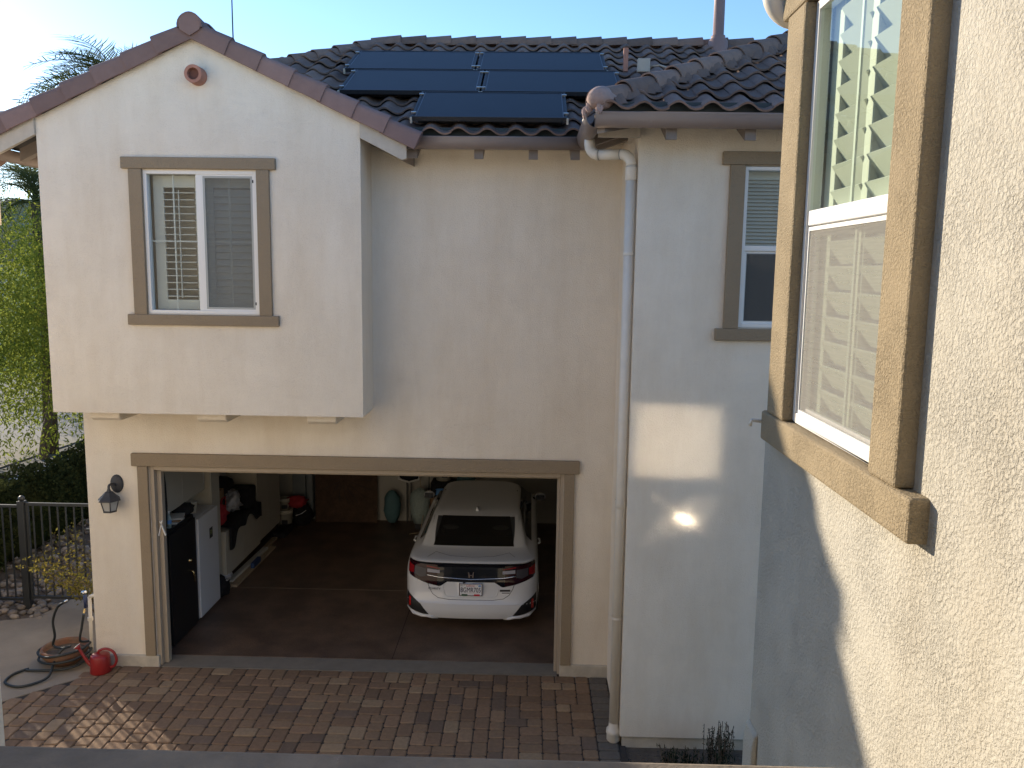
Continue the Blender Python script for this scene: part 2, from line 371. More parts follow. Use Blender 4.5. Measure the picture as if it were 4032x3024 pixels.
def place_text(txt, size, mt, parent, o, ex, ey, sx=1.0, depth=.0008, name='lettering', shear=0):
    me = text_mesh(txt, size, depth, mt); ex, ey = Vector(ex).normalized(), Vector(ey).normalized(); ez = ex.cross(ey)
    for v in me.vertices:
        c = v.co.copy(); v.co = Vector(o)+ex*(c.x*sx+c.y*shear)+ey*c.y+ez*c.z
    return link(name, me, parent)
def leaves(n_pos, size, asp, droop, seed, mt, name, parent=None, tri=False):
    """n_pos: (N,3) array; size: scalar or (N,) ; each leaf a quad with random facing, long axis biased along droop vector"""
    r_ = np.random.default_rng(seed); P = np.asarray(n_pos, float); N = len(P)
    sz = np.broadcast_to(np.asarray(size, float), (N,))*r_.uniform(.7, 1.3, N)
    d = r_.normal(size=(N, 3)); d /= np.linalg.norm(d, axis=1)[:, None]; d = d+np.asarray(droop, float); d /= np.linalg.norm(d, axis=1)[:, None]
    s_ = np.cross(d, r_.normal(size=(N, 3))); s_ /= np.linalg.norm(s_, axis=1)[:, None]
    a = d*sz[:, None]; b = s_*(sz*asp)[:, None]
    V = np.stack([P-a*.5, P+b*.5, P+a*.5, P-b*.5], 1).reshape(-1, 3)
    me = bpy.data.meshes.new(name); me.vertices.add(4*N); me.vertices.foreach_set('co', V.ravel())
    me.loops.add(4*N); me.loops.foreach_set('vertex_index', np.arange(4*N, dtype=np.int32)); me.polygons.add(N)
    me.polygons.foreach_set('loop_start', np.arange(0, 4*N, 4, dtype=np.int32)); me.update(calc_edges=True)
    me.materials.append(MATS[mt]); return link(name, me, parent)


# ================================================================== SETTING: ground
def sheet(name, pts, z, mt, kind='structure', label=None):
    b = MB(); b.quad(*[(x, y, z) for x, y in pts]); return tag(b.build(name, mt), label, None, None, kind)
sheet('ground', [(-1500, -1500), (1500, -1500), (1500, 1500), (-1500, 1500)], -0.16, 'dirt')
sheet('street', [(-60, 9.6), (-9.9, 9.6), (-10.6, 60), (-60, 60)], -0.06, 'asphalt')
b = MB(); b.prism([(-40, 9.3), (-13.3, 9.3), (-13.0, 14.0), (-14.6, 18.6), (-40, 13.2)], -.12, -.03, 'z'); tag(b.build('driveway_apron', 'street_concrete'), None, None, None, 'structure')
# side path (poured concrete) through the gate
b = MB(); b.prism([(-8.3, -3.2), (-5.40, -.30), (-5.45, .0), (-5.45, 1.0), (-6.05, 1.4), (-6.05, 9.0), (-7.35, 9.0), (-7.25, 4.2), (-6.88, 1.9), (-7.05, 1.35), (-8.3, .95)], -.14, -.004, 'z')
tag(b.build('path', 'concrete'), None, None, None, 'structure')
# planting bed in front of the wing
b = MB(); b.prism([(1.09, -4.2), (6.0, -4.2), (6.0, -1.5), (1.09, -1.5)], -.14, -.03, 'z'); bed = tag(b.build('planting_bed', 'soil'), None, None, None, 'structure')
gp = []
b = MB()
for i in range(2600):
    x, y = random.uniform(1.10, 4.2), random.uniform(-2.9, -1.58); s_ = random.uniform(.008, .022)
    o = len(b.v); a0 = random.uniform(0, 6.28)
    b.v += [(x+s_*math.cos(a0+k*2.09), y+s_*math.sin(a0+k*2.09), -.032) for k in range(3)]+[(x, y, -.03+s_*.8)]
    b.f += [(o, o+1, o+3), (o+1, o+2, o+3), (o+2, o, o+3)]
tag(b.build('gravel', 'gravel', bed, fix=False), kind='stuff')

# driveway: bedding slab + individual pavers
b = MB(); b.prism([(-8.3, -9.5), (1.09, -9.5), (1.09, -1.4), (1.02, -1.4), (1.02, 0), (-5.40, 0), (-5.40, -.30), (-8.3, -3.2)], -.14, -.014, 'z')
drive = tag(b.build('driveway', 'joint'), None, None, None, 'structure')
def paver_mesh(w_, h_, mt, sd):
    rr = random.Random(sd); c = .018; t = .012; hw, hh = w_/2-.0045, h_/2-.0055
    def ring(i, z, j=0): 
        k = c+i
        pts = [(-hw+i+k*.0, -hh+k), (-hw+k, -hh+i), (hw-k, -hh+i), (hw-i, -hh+k), (hw-i, hh-k), (hw-k, hh-i), (-hw+k, hh-i), (-hw+i, hh-k)]
        return [(a+rr.uniform(-j, j), q+rr.uniform(-j, j), z) for a, q in pts]
    b = MB(); vs = ring(0, -.03)+ring(0, -.008, .0015)+ring(.012, .0, .0015)
    fs = [(8*r_+k, 8*r_+(k+1) % 8, 8*(r_+1)+(k+1) % 8, 8*(r_+1)+k) for r_ in (0, 1) for k in range(8)]+[tuple(range(16, 24))]
    b.add(vs, fs); return b.mesh('paver', mt)
CELL = .084; PX0, PX1, PY0, PY1 = .79-98*.084, .7901, -3.21, -.024
NX, NY = int((PX1-PX0)/CELL+.01), int((PY1-PY0)/CELL)
PY0 = PY1-NY*CELL
occ = np.zeros((NX, NY), bool); pav = []
for j in range(NY-1, -1, -1):
    for i in range(NX):
        if occ[i, j]: continue
        run = 0
        while i+run < NX and not occ[i+run, j]: run += 1
        opts = [(3, 2), (2, 3), (3, 2), (2, 3), (2, 2)]; random.shuffle(opts); done = False
        for ww, hh in opts+[(2, 1), (1, 2), (1, 1)]:
            if ww > run or (run-ww == 1 and ww > 1 and run > 2) or j-hh+1 < 0: continue
            if occ[i:i+ww, j-hh+1:j+1].any(): continue
            occ[i:i+ww, j-hh+1:j+1] = True; pav.append((PX0+(i+ww/2)*CELL, PY0+(j+1-hh/2)*CELL, ww*CELL, hh*CELL)); done = True; break
        if not done: occ[i, j] = True
PM = {}
def getpm(w_, h_, ci, k):
    key = (round(w_, 4), round(h_, 4), ci, k)
    if key not in PM: PM[key] = paver_mesh(w_, h_, ci, hash(key) % 999)
    return PM[key]
pcol = ['paver0', 'paver1', 'paver2', 'paver3', 'paver4']
allp = [(x, y, w_, h_, random.choices(pcol, [3, 3, 1.6, 1.6, 3])[0]) for x, y, w_, h_ in pav]
allp = [p for p in allp if p[0]-p[2]/2 > -5.42 or p[1] < -.30+(p[0]+5.40)+.05]
for k in range(26): allp.append((.905, -.11-.16*k, .225, .157, 'paver_grey'))
for k in range(10): allp.append((-.2+.1*k, -.0, .0, .0, None)) if False else None
allp.sort(key=lambda p: -p[1])
inv = lambda p: p[1] > -1.95 and p[0] > -6.45
vis = [p for p in allp if inv(p)]; rest = [p for p in allp if not inv(p)]
if len(vis) > 300:
    vis.sort(key=lambda p: -(p[2]*p[3])); rest += vis[300:]; vis = vis[:300]
for x, y, w_, h_, ci in vis:
    o = link('paver', getpm(w_, h_, ci, random.randint(0, 2)), drive); o.location = (x, y, random.uniform(-.002, .002)); o.rotation_euler = (random.gauss(0, .006), random.gauss(0, .006), random.gauss(0, .006))
b = MB()
for x, y, w_, h_, ci in rest:
    me = getpm(w_, h_, ci, 0); b.add([(v.co.x+x, v.co.y+y, v.co.z) for v in me.vertices], [tuple(p.vertices) for p in me.polygons])
tag(b.build('paver_field', 'paver0', drive, fix=False), kind='stuff')

# ================================================================== HOUSE with the garage
SL = .49
def z_main(y): return 6.50+SL*(y+.62)
def z_wing(y): return 6.50+SL*(y+2.13)
house = thing('garage_house', 'two storey white stucco house with open garage, gabled bay, brown tile roof and solar panels', 'house', (-2, 0, 0))
b = MB()
b.holed('y', 0, .16, -5.43, 1.024, .14, 6.52, [(-4.655, .435, -1, 2.59)])                      # garage front
b.holed('x', -5.43, -5.27, .16, 6.4, .0, 6.5, [])                                            # left flank
b.box(-5.43, 5.4, 6.4, 6.56, 0, 6.5)                                                         # rear
b.holed('y', -1.556, -1.40, 1.024, 5.4, .115, 6.46, [(2.045, 2.975, 4.485, 6.055)])          # wing front
b.holed('x', 1.024, 1.18, -1.40, 6.4, .0, 6.46, [])                                          # wing flank
b.holed('x', 5.24, 5.4, -1.40, 6.4, .0, 6.46, [])
wall = b.build('wall', 'stucco', house)
# bay
b = MB(); BY = -.62; WX0, WX1, WZ0, WZ1 = -4.275, -3.018, 4.495, 6.058
b.holed('y', BY, BY+.15, -5.43, -1.878, 3.351, 6.6, [(WX0, WX1, WZ0, WZ1)])
b.prism([(-5.43, 6.6), (-1.878, 6.6), (-3.654, 7.445)], BY, BY+.15, 'y')
b.box(-5.43, -5.28, BY+.15, 0, 3.351, 6.6); b.box(-2.028, -1.878, BY+.15, 0, 3.351, 6.6); b.box(-5.279, -2.029, BY+.15, 0, 3.352, 3.45)
bay = b.build('bay_wall', 'stucco', house)
for x0 in (-5.06, -3.82, -2.55):
    b = MB(); b.prism([(-.52, 3.352), (-.52, 3.275), (-.47, 3.238), (0, 3.238), (0, 3.352)], x0, x0+.34, 'x'); b.build('corbel', 'stucco', house, bevel=.012)
# footing curb
b = MB()
b.box(-5.445, -4.62, -.03, .10, -.05, .142); b.build('footing', 'footing', house, bevel=.012)
b = MB(); b.box(.43, 1.035, -.03, .10, -.05, .146); b.build('footing', 'footing', house, bevel=.012)
b = MB(); b.box(1.05, 5.3, -1.52, -1.40, -.06, .118); b.build('footing', 'footing', house)
# garage door surround
b = MB()
b.box(-4.852, .621, -.05, .02, 2.592, 2.752); b.build('garage_lintel', 'trim', house, bevel=.01)
for x0, x1 in ((-4.786, -4.657), (.437, .564)):
    b = MB(); b.box(x0, x1, -.04, .02, .142, 2.590); b.build('garage_jamb', 'trim', house, bevel=.008)
for x0, x1, x2 in ((-4.655, -4.60, -4.545), (.437, .40, .362)):
    b = MB(); b.box(min(x0, x1), max(x0, x1), .012, .16, .0, 2.588); b.build('door_jamb', 'wood_trim', house, bevel=.005)
    b = MB(); b.box(min(x1, x2), max(x1, x2), .085, .17, .0, 2.52); b.build('door_stop', 'wood_trim', house, bevel=.005)
b = MB(); b.box(-4.60, .40, .012, .16, 2.535, 2.588); b.build('door_header', 'wood_trim', house, bevel=.005)
b = MB(); b.box(-4.60, .40, .09, .17, 2.50, 2.533); b.build('door_stop', 'wood_trim', house, bevel=.004)
b = MB(); b.xbox((-4.573, .07, 1.78), (1, 0, 0), (0, 1, 0), (.25, 0, 1), .006, .012, .10); b.xbox((-4.543, .07, 1.78), (1, 0, 0), (0, 1, 0), (-.35, 0, 1), .006, .012, .095)
b.build('sensor_bracket', 'vinyl', house)

# ---------------------------------------------------------------- windows
def trim_set(win, x0, x1, z0, z1, y, hx, ez=.0):
    """stucco pop-out surround: jambs, head, sill (front plane y)"""
    b = MB(); b.box(hx[0], hx[1], y, y+.06, z1+.012, z1+.012+.125); b.build('head_trim', 'trim', win, bevel=.008)
    b = MB(); b.box(hx[0]-.0, hx[1]+.0, y, y+.06, z0-.012-.118, z0-.012); b.build('sill_trim', 'trim', win, bevel=.008)
    for a0, a1 in ((x0-.148, x0-.002), (x1+.002, x1+.143)):
        b = MB(); b.box(a0, a1, y+.006, y+.06, z0-.011, z1+.011); b.build('jamb_trim', 'trim', win, bevel=.006)
def rect_frame(b, x0, x1, z0, z1, wd, y0, y1):
    b.box(x0, x0+wd, y0, y1, z0, z1); b.box(x1-wd, x1, y0, y1, z0, z1); b.box(x0+wd, x1-wd, y0, y1, z0, z0+wd); b.box(x0+wd, x1-wd, y0, y1, z1-wd, z1); return b
# bay window: slider with grids, plantation shutters inside
win = part_empty('window', house); win['label'] = 'white sliding window with plantation shutters in the gabled bay'
trim_set(win, WX0, WX1, WZ0, WZ1, BY-.045, (-4.50, -2.802))
b = MB(); rect_frame(b, WX0, WX1, WZ0, WZ1, .038, BY+.0, BY+.09); b.build('frame', 'vinyl', win, bevel=.004)
XM = -3.655
b = MB(); b.box(XM-.045, XM+.018, BY+.012, BY+.085, WZ0+.038, WZ1-.038); b.build('meeting_stile', 'vinyl', win, bevel=.004)
b = MB(); rect_frame(b, XM+.0185, WX1-.0385, WZ0+.0385, WZ1-.0385, .016, BY+.010, BY+.03); b.build('screen_frame', 'vinyl', win)
b = MB(); rect_frame(b, XM+.035, WX1-.055, WZ0+.055, WZ1-.055, .022, BY+.012, BY+.028); b.build('screen_frame', 'shutter_grey', win)
b = MB(); b.quad((XM+.05, BY+.02, WZ0+.07), (WX1-.07, BY+.02, WZ0+.07), (WX1-.07, BY+.02, WZ1-.07), (XM+.05, BY+.02, WZ1-.07)); b.build('insect_screen', 'screen', win, fix=False)
for x0, x1 in ((WX0+.038, XM-.045), (XM+.018, WX1-.038)):
    b = MB(); b.quad((x0, BY+.05, WZ0+.038), (x1, BY+.05, WZ0+.038), (x1, BY+.05, WZ1-.038), (x0, BY+.05, WZ1-.038)); b.build('pane', 'glass', win, fix=False)
    xm = (x0+x1)/2; zm = WZ0+.80
    b = MB(); b.box(xm-.008, xm+.008, BY+.056, BY+.064, WZ0+.038, WZ1-.038); b.build('muntin', 'muntin', win)
    b = MB(); b.box(x0, x1, BY+.066, BY+.072, zm-.008, zm+.008); b.build('muntin', 'muntin', win)
# shutters: frame + louvers
for (x0, x1, ang, mtf, mtl) in ((WX0+.04, XM-.06, 3, 'shutter', 'shutter'), (XM-.02, WX1-.04, 66, 'shutter', 'shutter')):
    b = MB(); ys = BY+.15
    b.box(x0, x0+.115, ys, ys+.03, WZ0+.04, WZ1-.04); b.box(x1-.05, x1, ys, ys+.03, WZ0+.04, WZ1-.04)
    b.box(x0+.115, x1-.05, ys, ys+.03, WZ0+.04, WZ0+.15); b.box(x0+.115, x1-.05, ys, ys+.03, WZ1-.17, WZ1-.04); b.build('shutter_frame', mtf, win, bevel=.003)
    zz = WZ0+.19
    lm = MB(); lm.xbox((0, 0, 0), (1, 0, 0), (0, math.cos(R(ang)), math.sin(R(ang))), (0, -math.sin(R(ang)), math.cos(R(ang))), (x1-.05-x0-.115)/2-.003, .042, .005); lme = lm.mesh('louver', mtl)
    while zz < WZ1-.19:
        o = link('louver', lme, win); o.location = ((x0+.115+x1-.05)/2, ys+.02, zz); zz += .0765
    if ang < 40:
        b = MB(); b.box((x0+x1)/2+.03, (x0+x1)/2+.042, ys-.032, ys-.022, WZ0+.17, WZ1-.2); b.build('tilt_rod', mtf, win)
for zz in (WZ1-.11, WZ0+.12):
    b = MB(); b.box(WX1-.052, WX1-.040, BY+.0, BY+.012, zz-.016, zz+.016); b.build('screen_clip', 'black_metal', win)
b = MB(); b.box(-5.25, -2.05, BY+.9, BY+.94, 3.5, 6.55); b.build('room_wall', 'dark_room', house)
# wing window: single hung with blind inside
win = part_empty('window', house); win['label'] = 'white single hung window in the wing beside the drainpipe'
X0, X1, Z0, Z1, YW = 2.052, 2.968, 4.492, 6.048, -1.556
trim_set(win, X0, X1, Z0, Z1, YW-.045, (1.826, 3.19))
b = MB(); rect_frame(b, X0, X1, Z0, Z1, .036, YW+.0, YW+.10); b.build('frame', 'vinyl', win, bevel=.004)
b = MB(); b.box(X0+.036, X1-.036, YW+.012, YW+.08, 5.242, 5.292); b.build('meeting_rail', 'vinyl', win, bevel=.003)
b = MB(); rect_frame(b, X0+.038, X1-.038, Z0+.038, 5.240, .028, YW+.03, YW+.06); b.build('sash', 'vinyl', win, bevel=.003)
for z0, z1, yy in ((5.292, Z1-.036, YW+.05), (Z0+.066, 5.215, YW+.045)):
    b = MB(); b.quad((X0+.036, yy, z0), (X1-.036, yy, z0), (X1-.036, yy, z1), (X0+.036, yy, z1)); b.build('pane', 'glass', win, fix=False)
b = MB(); b.quad((X0+.06, YW+.028, Z0+.06), (X1-.06, YW+.028, Z0+.06), (X1-.06, YW+.028, 5.22), (X0+.06, YW+.028, 5.22)); b.build('insect_screen', 'screen', win, fix=False)
b = MB(); b.box(X0+.02, X1-.02, YW+.14, YW+.18, Z1-.11, Z1-.03); b.build('blind_rail', 'shutter', win)
zz = Z1-.13; lm = MB(); lm.xbox((0, 0, 0), (1, 0, 0), (0, math.cos(R(50)), math.sin(R(50))), (0, -math.sin(R(50)), math.cos(R(50))), (X1-X0)/2-.03, .022, .0012); lme = lm.mesh('slat', 'shutter')
while zz > 5.30:
    o = link('slat', lme, win); o.location = ((X0+X1)/2, YW+.16, zz); zz -= .036
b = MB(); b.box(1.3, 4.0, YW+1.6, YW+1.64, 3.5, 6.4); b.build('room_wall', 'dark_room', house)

# ---------------------------------------------------------------- roof
th = math.atan(SL); CT = math.cos(th)
YR = 3.40; ZR = z_main(YR)
roof = MB()
D = -.075
roof.quad((-6.4, -.50, z_main(-.50)+D), (5.6, -.50, z_main(-.50)+D), (5.6, YR, ZR+D), (-2.42, YR, ZR+D))            # main front slope
roof.quad((-6.4, -.50, z_main(-.50)+D), (-2.42, YR, ZR+D), (-6.4, 7.3, z_main(-.50)+D))                            # left hip end
roof.quad((-6.4, 7.3, z_main(-.50)+D), (-2.42, YR, ZR+D), (5.6, YR, ZR+D), (5.6, 7.3, z_main(-.50)+D))             # rear slope
E0 = .58
roof.quad((E0, -2.02, z_wing(-2.02)+D), (5.6, -2.02, z_wing(-2.02)+D), (5.6, 1.2, z_wing(1.2)+D), (E0+3.22, 1.2, z_wing(1.2)+D))
roof.quad((E0, -2.02, z_wing(-2.02)+D), (E0+3.22, 1.2, z_wing(1.2)+D), (E0+1.2, 1.2, 6.5+SL*1.2), (E0, -.50, z_wing(-2.02)+D))
AX, AZ = -3.654, 7.50
roof.quad((AX, -.66, AZ), (AX, 2.0, AZ), (-1.42, 2.0, AZ-.473*(AX+1.42)*-1), (-1.42, -.66, AZ-.473*2.234))
roof.quad((AX, -.66, AZ), (-6.10, -.66, AZ-.473*2.446), (-6.10, 2.0, AZ-.473*2.446), (AX, 2.0, AZ))
rf = roof.build('roof', 'deck', house, fix=False)
# unseen roof sheet added along the gable slope to shade the near wall
b = MB(); zs = lambda x: AZ-.473*abs(x-AX)
b.add([(x, y, zs(x)+dz) for dz in (-.10, .03) for x, y in ((-6.105, -.66), (-8.9, -.66), (-8.9, 1.25), (-7.22, 1.25), (-6.55, .3), (-6.36, .1), (-6.105, .0))], [tuple(range(7)), tuple(range(7, 14))]+[(i, (i+1) % 7, 7+(i+1) % 7, 7+i) for i in range(7)])
b.build('shade_roof', 'tile', house)
b = MB(); b.box(-7.25, -6.66, .30, .60, 5.5, 6.70); b.build('shade_block', 'stucco', house)  # unseen block added to close a sliver of sun on the near wall
# eave soffit boards close the rafter space
b = MB(); b.box(-1.45, 5.3, -.02, .14, 6.38, 6.52); b.build('frieze', 'stucco', house)
NS = 14
def tile_mesh(sd, mt='tile'):
    rr = random.Random(sd); W_, L_, t = .318, .44, .016; b = MB()
    def prof(k):
        u = k/NS; x = (u-.5)*W_
        z = .048*math.sin(math.pi*u/.56) if u < .56 else -.022*math.sin(math.pi*(u-.56)/.44)
        return x, z
    top = [prof(k) for k in range(NS+1)]
    vs = []
    lift = .030
    for (s_, dz) in ((0, lift), (L_*.5, lift*.5), (L_, 0)):
        vs += [(x*(1.0-.01*(s_ > .3)), s_, z+dz) for x, z in top]
    n = NS+1
    fs = [(r_*n+k, r_*n+k+1, (r_+1)*n+k+1, (r_+1)*n+k) for r_ in (0, 1) for k in range(NS)]
    vs += [(x, .001, z+lift-t-.004) for x, z in top]; vs += [(x, .12, z+lift-t-.006) for x, z in top]
    o = 3*n
    fs += [(o+k, o+k+1, k+1, k) for k in range(NS)]+[(o+n+k, o+n+k+1, o+k+1, o+k) for k in range(NS)]
    b.add(vs, fs); me = b.mesh('roof_tile', mt, True); me.set_sharp_from_angle(angle=R(50)); return me
TM = [tile_mesh(i) for i in range(4)]
EXPO = .37
tiles = []
for i in range(13):                                     # main slope
    y = -.60+i*EXPO*CT
    if y > YR-.10: break
    for k in range(-14, 30):
        x = -.12+k*.31
        if x < -6.3+(y+.62)-.06 or x > 4.4: continue
        if x < -3.9: continue
        if x < -1.35 and z_main(y) < AZ-.473*abs(x-AX)-.02: continue       # under the bay gable
        if x > .66+(y+.62): continue                    # beyond the valley with the wing roof
        tiles.append((x, y, z_main(y)))
nm = len(tiles)
for i in range(10):                                     # wing slope
    y = -2.12+i*EXPO*CT
    for k in range(0, 16):
        x = .74+k*.31
        if x-.469 < (y+2.13)+.10 or x > 4.0: continue
        tiles.append((x, y, z_wing(y)))
def tile_obj(t):
    o = link('roof_tile', random.choice(TM), rf); o.location = (t[0]+random.gauss(0, .004), t[1]+random.gauss(0, .004), t[2]-.035+random.gauss(0, .003)); o.rotation_euler = (th-R(2.0)+random.gauss(0, .006), random.gauss(0, .012), random.gauss(0, .010))
# keep at most 300 tile objects (the nearest / visible ones), rest joined
tiles.sort(key=lambda t: (t[0] > 3.3, t[1]))
for t in tiles[:300]: tile_obj(t)
if len(tiles) > 300:
    b = MB(); rt = Matrix.Rotation(th-R(2), 4, 'X')
    for t in tiles[300:]:
        me = TM[0]; mm = Matrix.Translation((t[0], t[1], t[2]-.035)) @ rt
        b.add([mm @ v.co for v in me.vertices], [tuple(p.vertices) for p in me.polygons])
    tag(b.build('tile_field', 'tile', rf, fix=False, smooth=True), kind='stuff')
def barrel(mt, r0, r1, L_, name='ridge_tile', ang=200, lip=.014):
    b = MB(); n = 12; vs = []
    A = [R(90-ang/2+ang*k/n) for k in range(n+1)]
    for s_, r_ in ((0, r0), (L_, r1)):
        vs += [(r_*math.cos(a), s_, r_*math.sin(a)) for a in A]
    vs += [((r0-lip)*math.cos(a), 0.0, (r0-lip)*math.sin(a)) for a in A]; vs += [((r0-lip)*math.cos(a), .15, (r0-lip-.004)*math.sin(a)) for a in A]
    m_ = n+1
    b.add(vs, [(k, k+1, m_+k+1, m_+k) for k in range(n)]+[(2*m_+k, 2*m_+k+1, k+1, k) for k in range(n)]+[(3*m_+k, 3*m_+k+1, 2*m_+k+1, 2*m_+k) for k in range(n)])
    me = b.mesh(name, mt, True); me.set_sharp_from_angle(angle=R(50)); return me
BR = barrel('tile', .125, .105, .46)
def barrel_run(p0, p1, me, n, name='ridge_tile', lift=.012, dz=.0):
    p0, p1 = Vector(p0), Vector(p1); d = (p1-p0); L_ = d.length/n; d.normalize()
    side = d.cross(Vector((0, 0, 1))).normalized(); up = side.cross(d)
    for i in range(n):
        o = link(name, me, rf); m_ = Matrix((side, d, up)).transposed().to_4x4()
        o.matrix_basis = Matrix.Translation(p0+d*(L_*i)+Vector((0, 0, dz))) @ m_ @ Matrix.Rotation(-R(2.4)+random.gauss(0, .01), 4, 'X') @ Matrix.Rotation(random.gauss(0, .02), 4, 'Y')
barrel_run((5.2, YR, ZR-.03), (-2.42, YR, ZR-.03), BR, 20)                     # main ridge, laid from the right
barrel_run((-6.3, -.48, z_main(-.48)-.085), (-2.42, YR, ZR-.06), BR, 15, 'hip_tile')
barrel_run((.56, -2.05, z_wing(-2.05)-.005), (.56+3.2, 1.15, z_wing(1.15)-.005), BR, 12, 'hip_tile')
# mortar bedding along the wing hip and its broken starter end
b = MB(); mv = []
for i in range(120):
    t = .06+i*.0265; wob = .035*math.sin(i*.9)+.03*math.sin(i*2.3+1)+random.uniform(-.012, .012)
    xa, ya = .57+t, -2.04+t; o1, o2 = .06, .155+wob
    mv += [(xa+o1*.7, ya-o1*.7, z_wing(ya-o1*.7)+.065), (xa+(o1+o2)*.35, ya-(o1+o2)*.35, z_wing(ya-(o1+o2)*.35)+.05+random.uniform(-.01, .012)), (xa+o2*.7, ya-o2*.7, z_wing(ya-o2*.7)-.012)]
b.add(mv, [(3*i+k, 3*i+k+1, 3*i+k+4, 3*i+k+3) for i in range(119) for k in (0, 1)])
b.build('hip_mortar', 'tile', rf, smooth=True, fix=False)
b = MB(); b.blob((.60, -2.04, z_wing(-2.05)+.035), .125, .13, .105, 5, .10, 14, 9); b.build('hip_end', 'mortar', rf, smooth=True)
for i, (x, y, z) in enumerate(((.50, -2.02, 6.50), (.47, -1.97, 6.46), (.585, -2.12, 6.47))):
    b = MB(); b.blob((x, y, z), .035, .03, .055, 11+i, .35, 8, 6); b.build('broken_tile_piece', 'mortar', rf)
# bird stops under the first course
for (x0, x1, y, zf) in ((-1.40, .60, -.50, z_main), (.62, 4.2, -2.03, z_wing)):
    b = MB(); b.box(x0, x1, y, y+.03, zf(y)-.10, zf(y)+.0); b.build('bird_stop', 'birdstop', rf)
# gable rake tiles and ridge of the bay
def rake_mesh(side):
    """profile in (y,n) plane: skirt on the front, rounded top rolling back; swept along s (down the slope)"""
    prof = [(-.032, -.115), (-.045, -.110), (-.050, .01), (-.040, .042), (-.012, .066), (.03, .072), (.085, .058), (.13, .02)]
    b = MB(); vs = []; n = len(prof)
    for s_, k in ((0, 0.0), (.02, .0), (.40, .024), (.415, .024), (.415, .0)):
        vs += [(s_, y-(k if k else 0), z+(k if z > 0 else 0)) for y, z in prof]
    b.add(vs, [(r_*n+i, r_*n+i+1, (r_+1)*n+i+1, (r_+1)*n+i) for r_ in range(4) for i in range(n-1)]+[tuple(4*n+i for i in range(n))])
    me = b.mesh('rake_tile', 'rake', True); me.set_sharp_from_angle(angle=R(40)); return me
RM = rake_mesh(1)
sl2 = math.atan(.473)
for sgn in (1, -1):
    for i in range(7):
        s0 = .03+i*.372
        if s0 > 2.30 and sgn > 0: continue
        o = link('rake_tile', RM, rf)
        ex = Vector((sgn*math.cos(sl2), 0, -math.sin(sl2))); ez = Vector((sgn*math.sin(sl2), 0, math.cos(sl2))); ey = Vector((0, 1, 0))
        m_ = Matrix((ex, ey, ez)).transposed().to_4x4()
        p = Vector((AX, -.655, 7.540))+ex*s0
        o.matrix_basis = Matrix.Translation(p) @ m_ @ Matrix.Rotation(random.gauss(0, .008), 4, 'Y')
BR2 = barrel('rake', .135, .115, .46)
barrel_run((AX, -.74, 7.545), (AX, 1.9, 7.545), BR2, 7)
b = MB(); b.prism([(AX+.118*math.cos(R(a)), 7.56+.122*math.sin(R(a))) for a in range(-30, 211, 15)]+[(AX, 7.44)], -.735, -.70, 'y'); b.build('ridge_end', 'rake', rf)
# barge boards at both rake ends, rafter tails, gutters
for sgn, xa, xb in ((1, -1.876, -1.37), (-1, -5.432, -5.93)):
    za, zb = 7.445-.473*abs(xa-AX)+.03, 7.445-.473*abs(xb-AX)+.03
    b = MB(); b.prism([(xa, za-.02), (xb, zb-.02), (xb, zb-.19), (xb+.05*-sgn, zb-.205), (xa, za-.215)], -.655, -.60, 'y'); b.build('barge_board', 'bargeboard', house, bevel=.004)
    b = MB(); b.prism([(xa, za-.06), (xb, zb-.06), (xb, zb-.20), (xa, za-.20)], -.12, -.02, 'y'); b.build('outlooker', 'rafter', house)
def rafter(x, y0, y1, z0, wd=.10, ht=.225):
    """rafter tail sloping with the roof, end at y0"""
    b = MB(); b.prism([(y0, z0-ht), (y0, z0), (y1, z0+SL*(y1-y0)), (y1, z0+SL*(y1-y0)-ht-.02), (y0+.02, z0-ht-.0)], x-wd/2, x+wd/2, 'x'); b.build('rafter_tail', 'rafter', house)
for x in (-1.33, -.60, .0, .46): rafter(x, -.47, .02, z_main(-.47)-.115)
for x in (1.26, 1.98, 2.70, 3.4): rafter(x, -1.98, -1.53, z_wing(-1.98)-.12)
b = MB(); b.quad((-1.42, -.48, z_main(-.48)-.10), (1.0, -.48, z_main(-.48)-.10), (1.0, .02, z_main(.02)-.10), (-1.42, .02, z_main(.02)-.10)); b.build('soffit', 'bargeboard', house, fix=False)
b = MB(); b.quad((.60, -2.0, z_wing(-2.0)-.10), (4.2, -2.0, z_wing(-2.0)-.10), (4.2, -1.53, z_wing(-1.53)-.10), (.60, -1.53, z_wing(-1.53)-.10)); b.build('soffit', 'bargeboard', house, fix=False)
b = MB(); b.quad((.60, -2.0, 6.46), (1.03, -1.57, 6.62), (1.03, .0, 6.62), (.60, -.5, 6.46)); b.build('soffit', 'rafter', house, fix=False)
for y in (-1.05, -.5): 
    b = MB(); b.prism([(.62, 6.42), (.62, 6.30), (1.03, 6.44), (1.03, 6.62)], y-.045, y+.045, 'y'); b.build('rafter_tail', 'rafter', house)
b = MB(); b.xbox((.82, -1.78, 6.42), (1, 1, .33), (-1, 1, 0), (0, 0, 1), .30, .045, .075); b.build('rafter_tail', 'rafter', house)
b = MB(); b.prism([(.62, 6.47), (.62, 6.30), (1.02, 6.30), (1.02, 6.47)], -1.62, -1.58, 'y') ; b.build('corner_board', 'bargeboard', house)
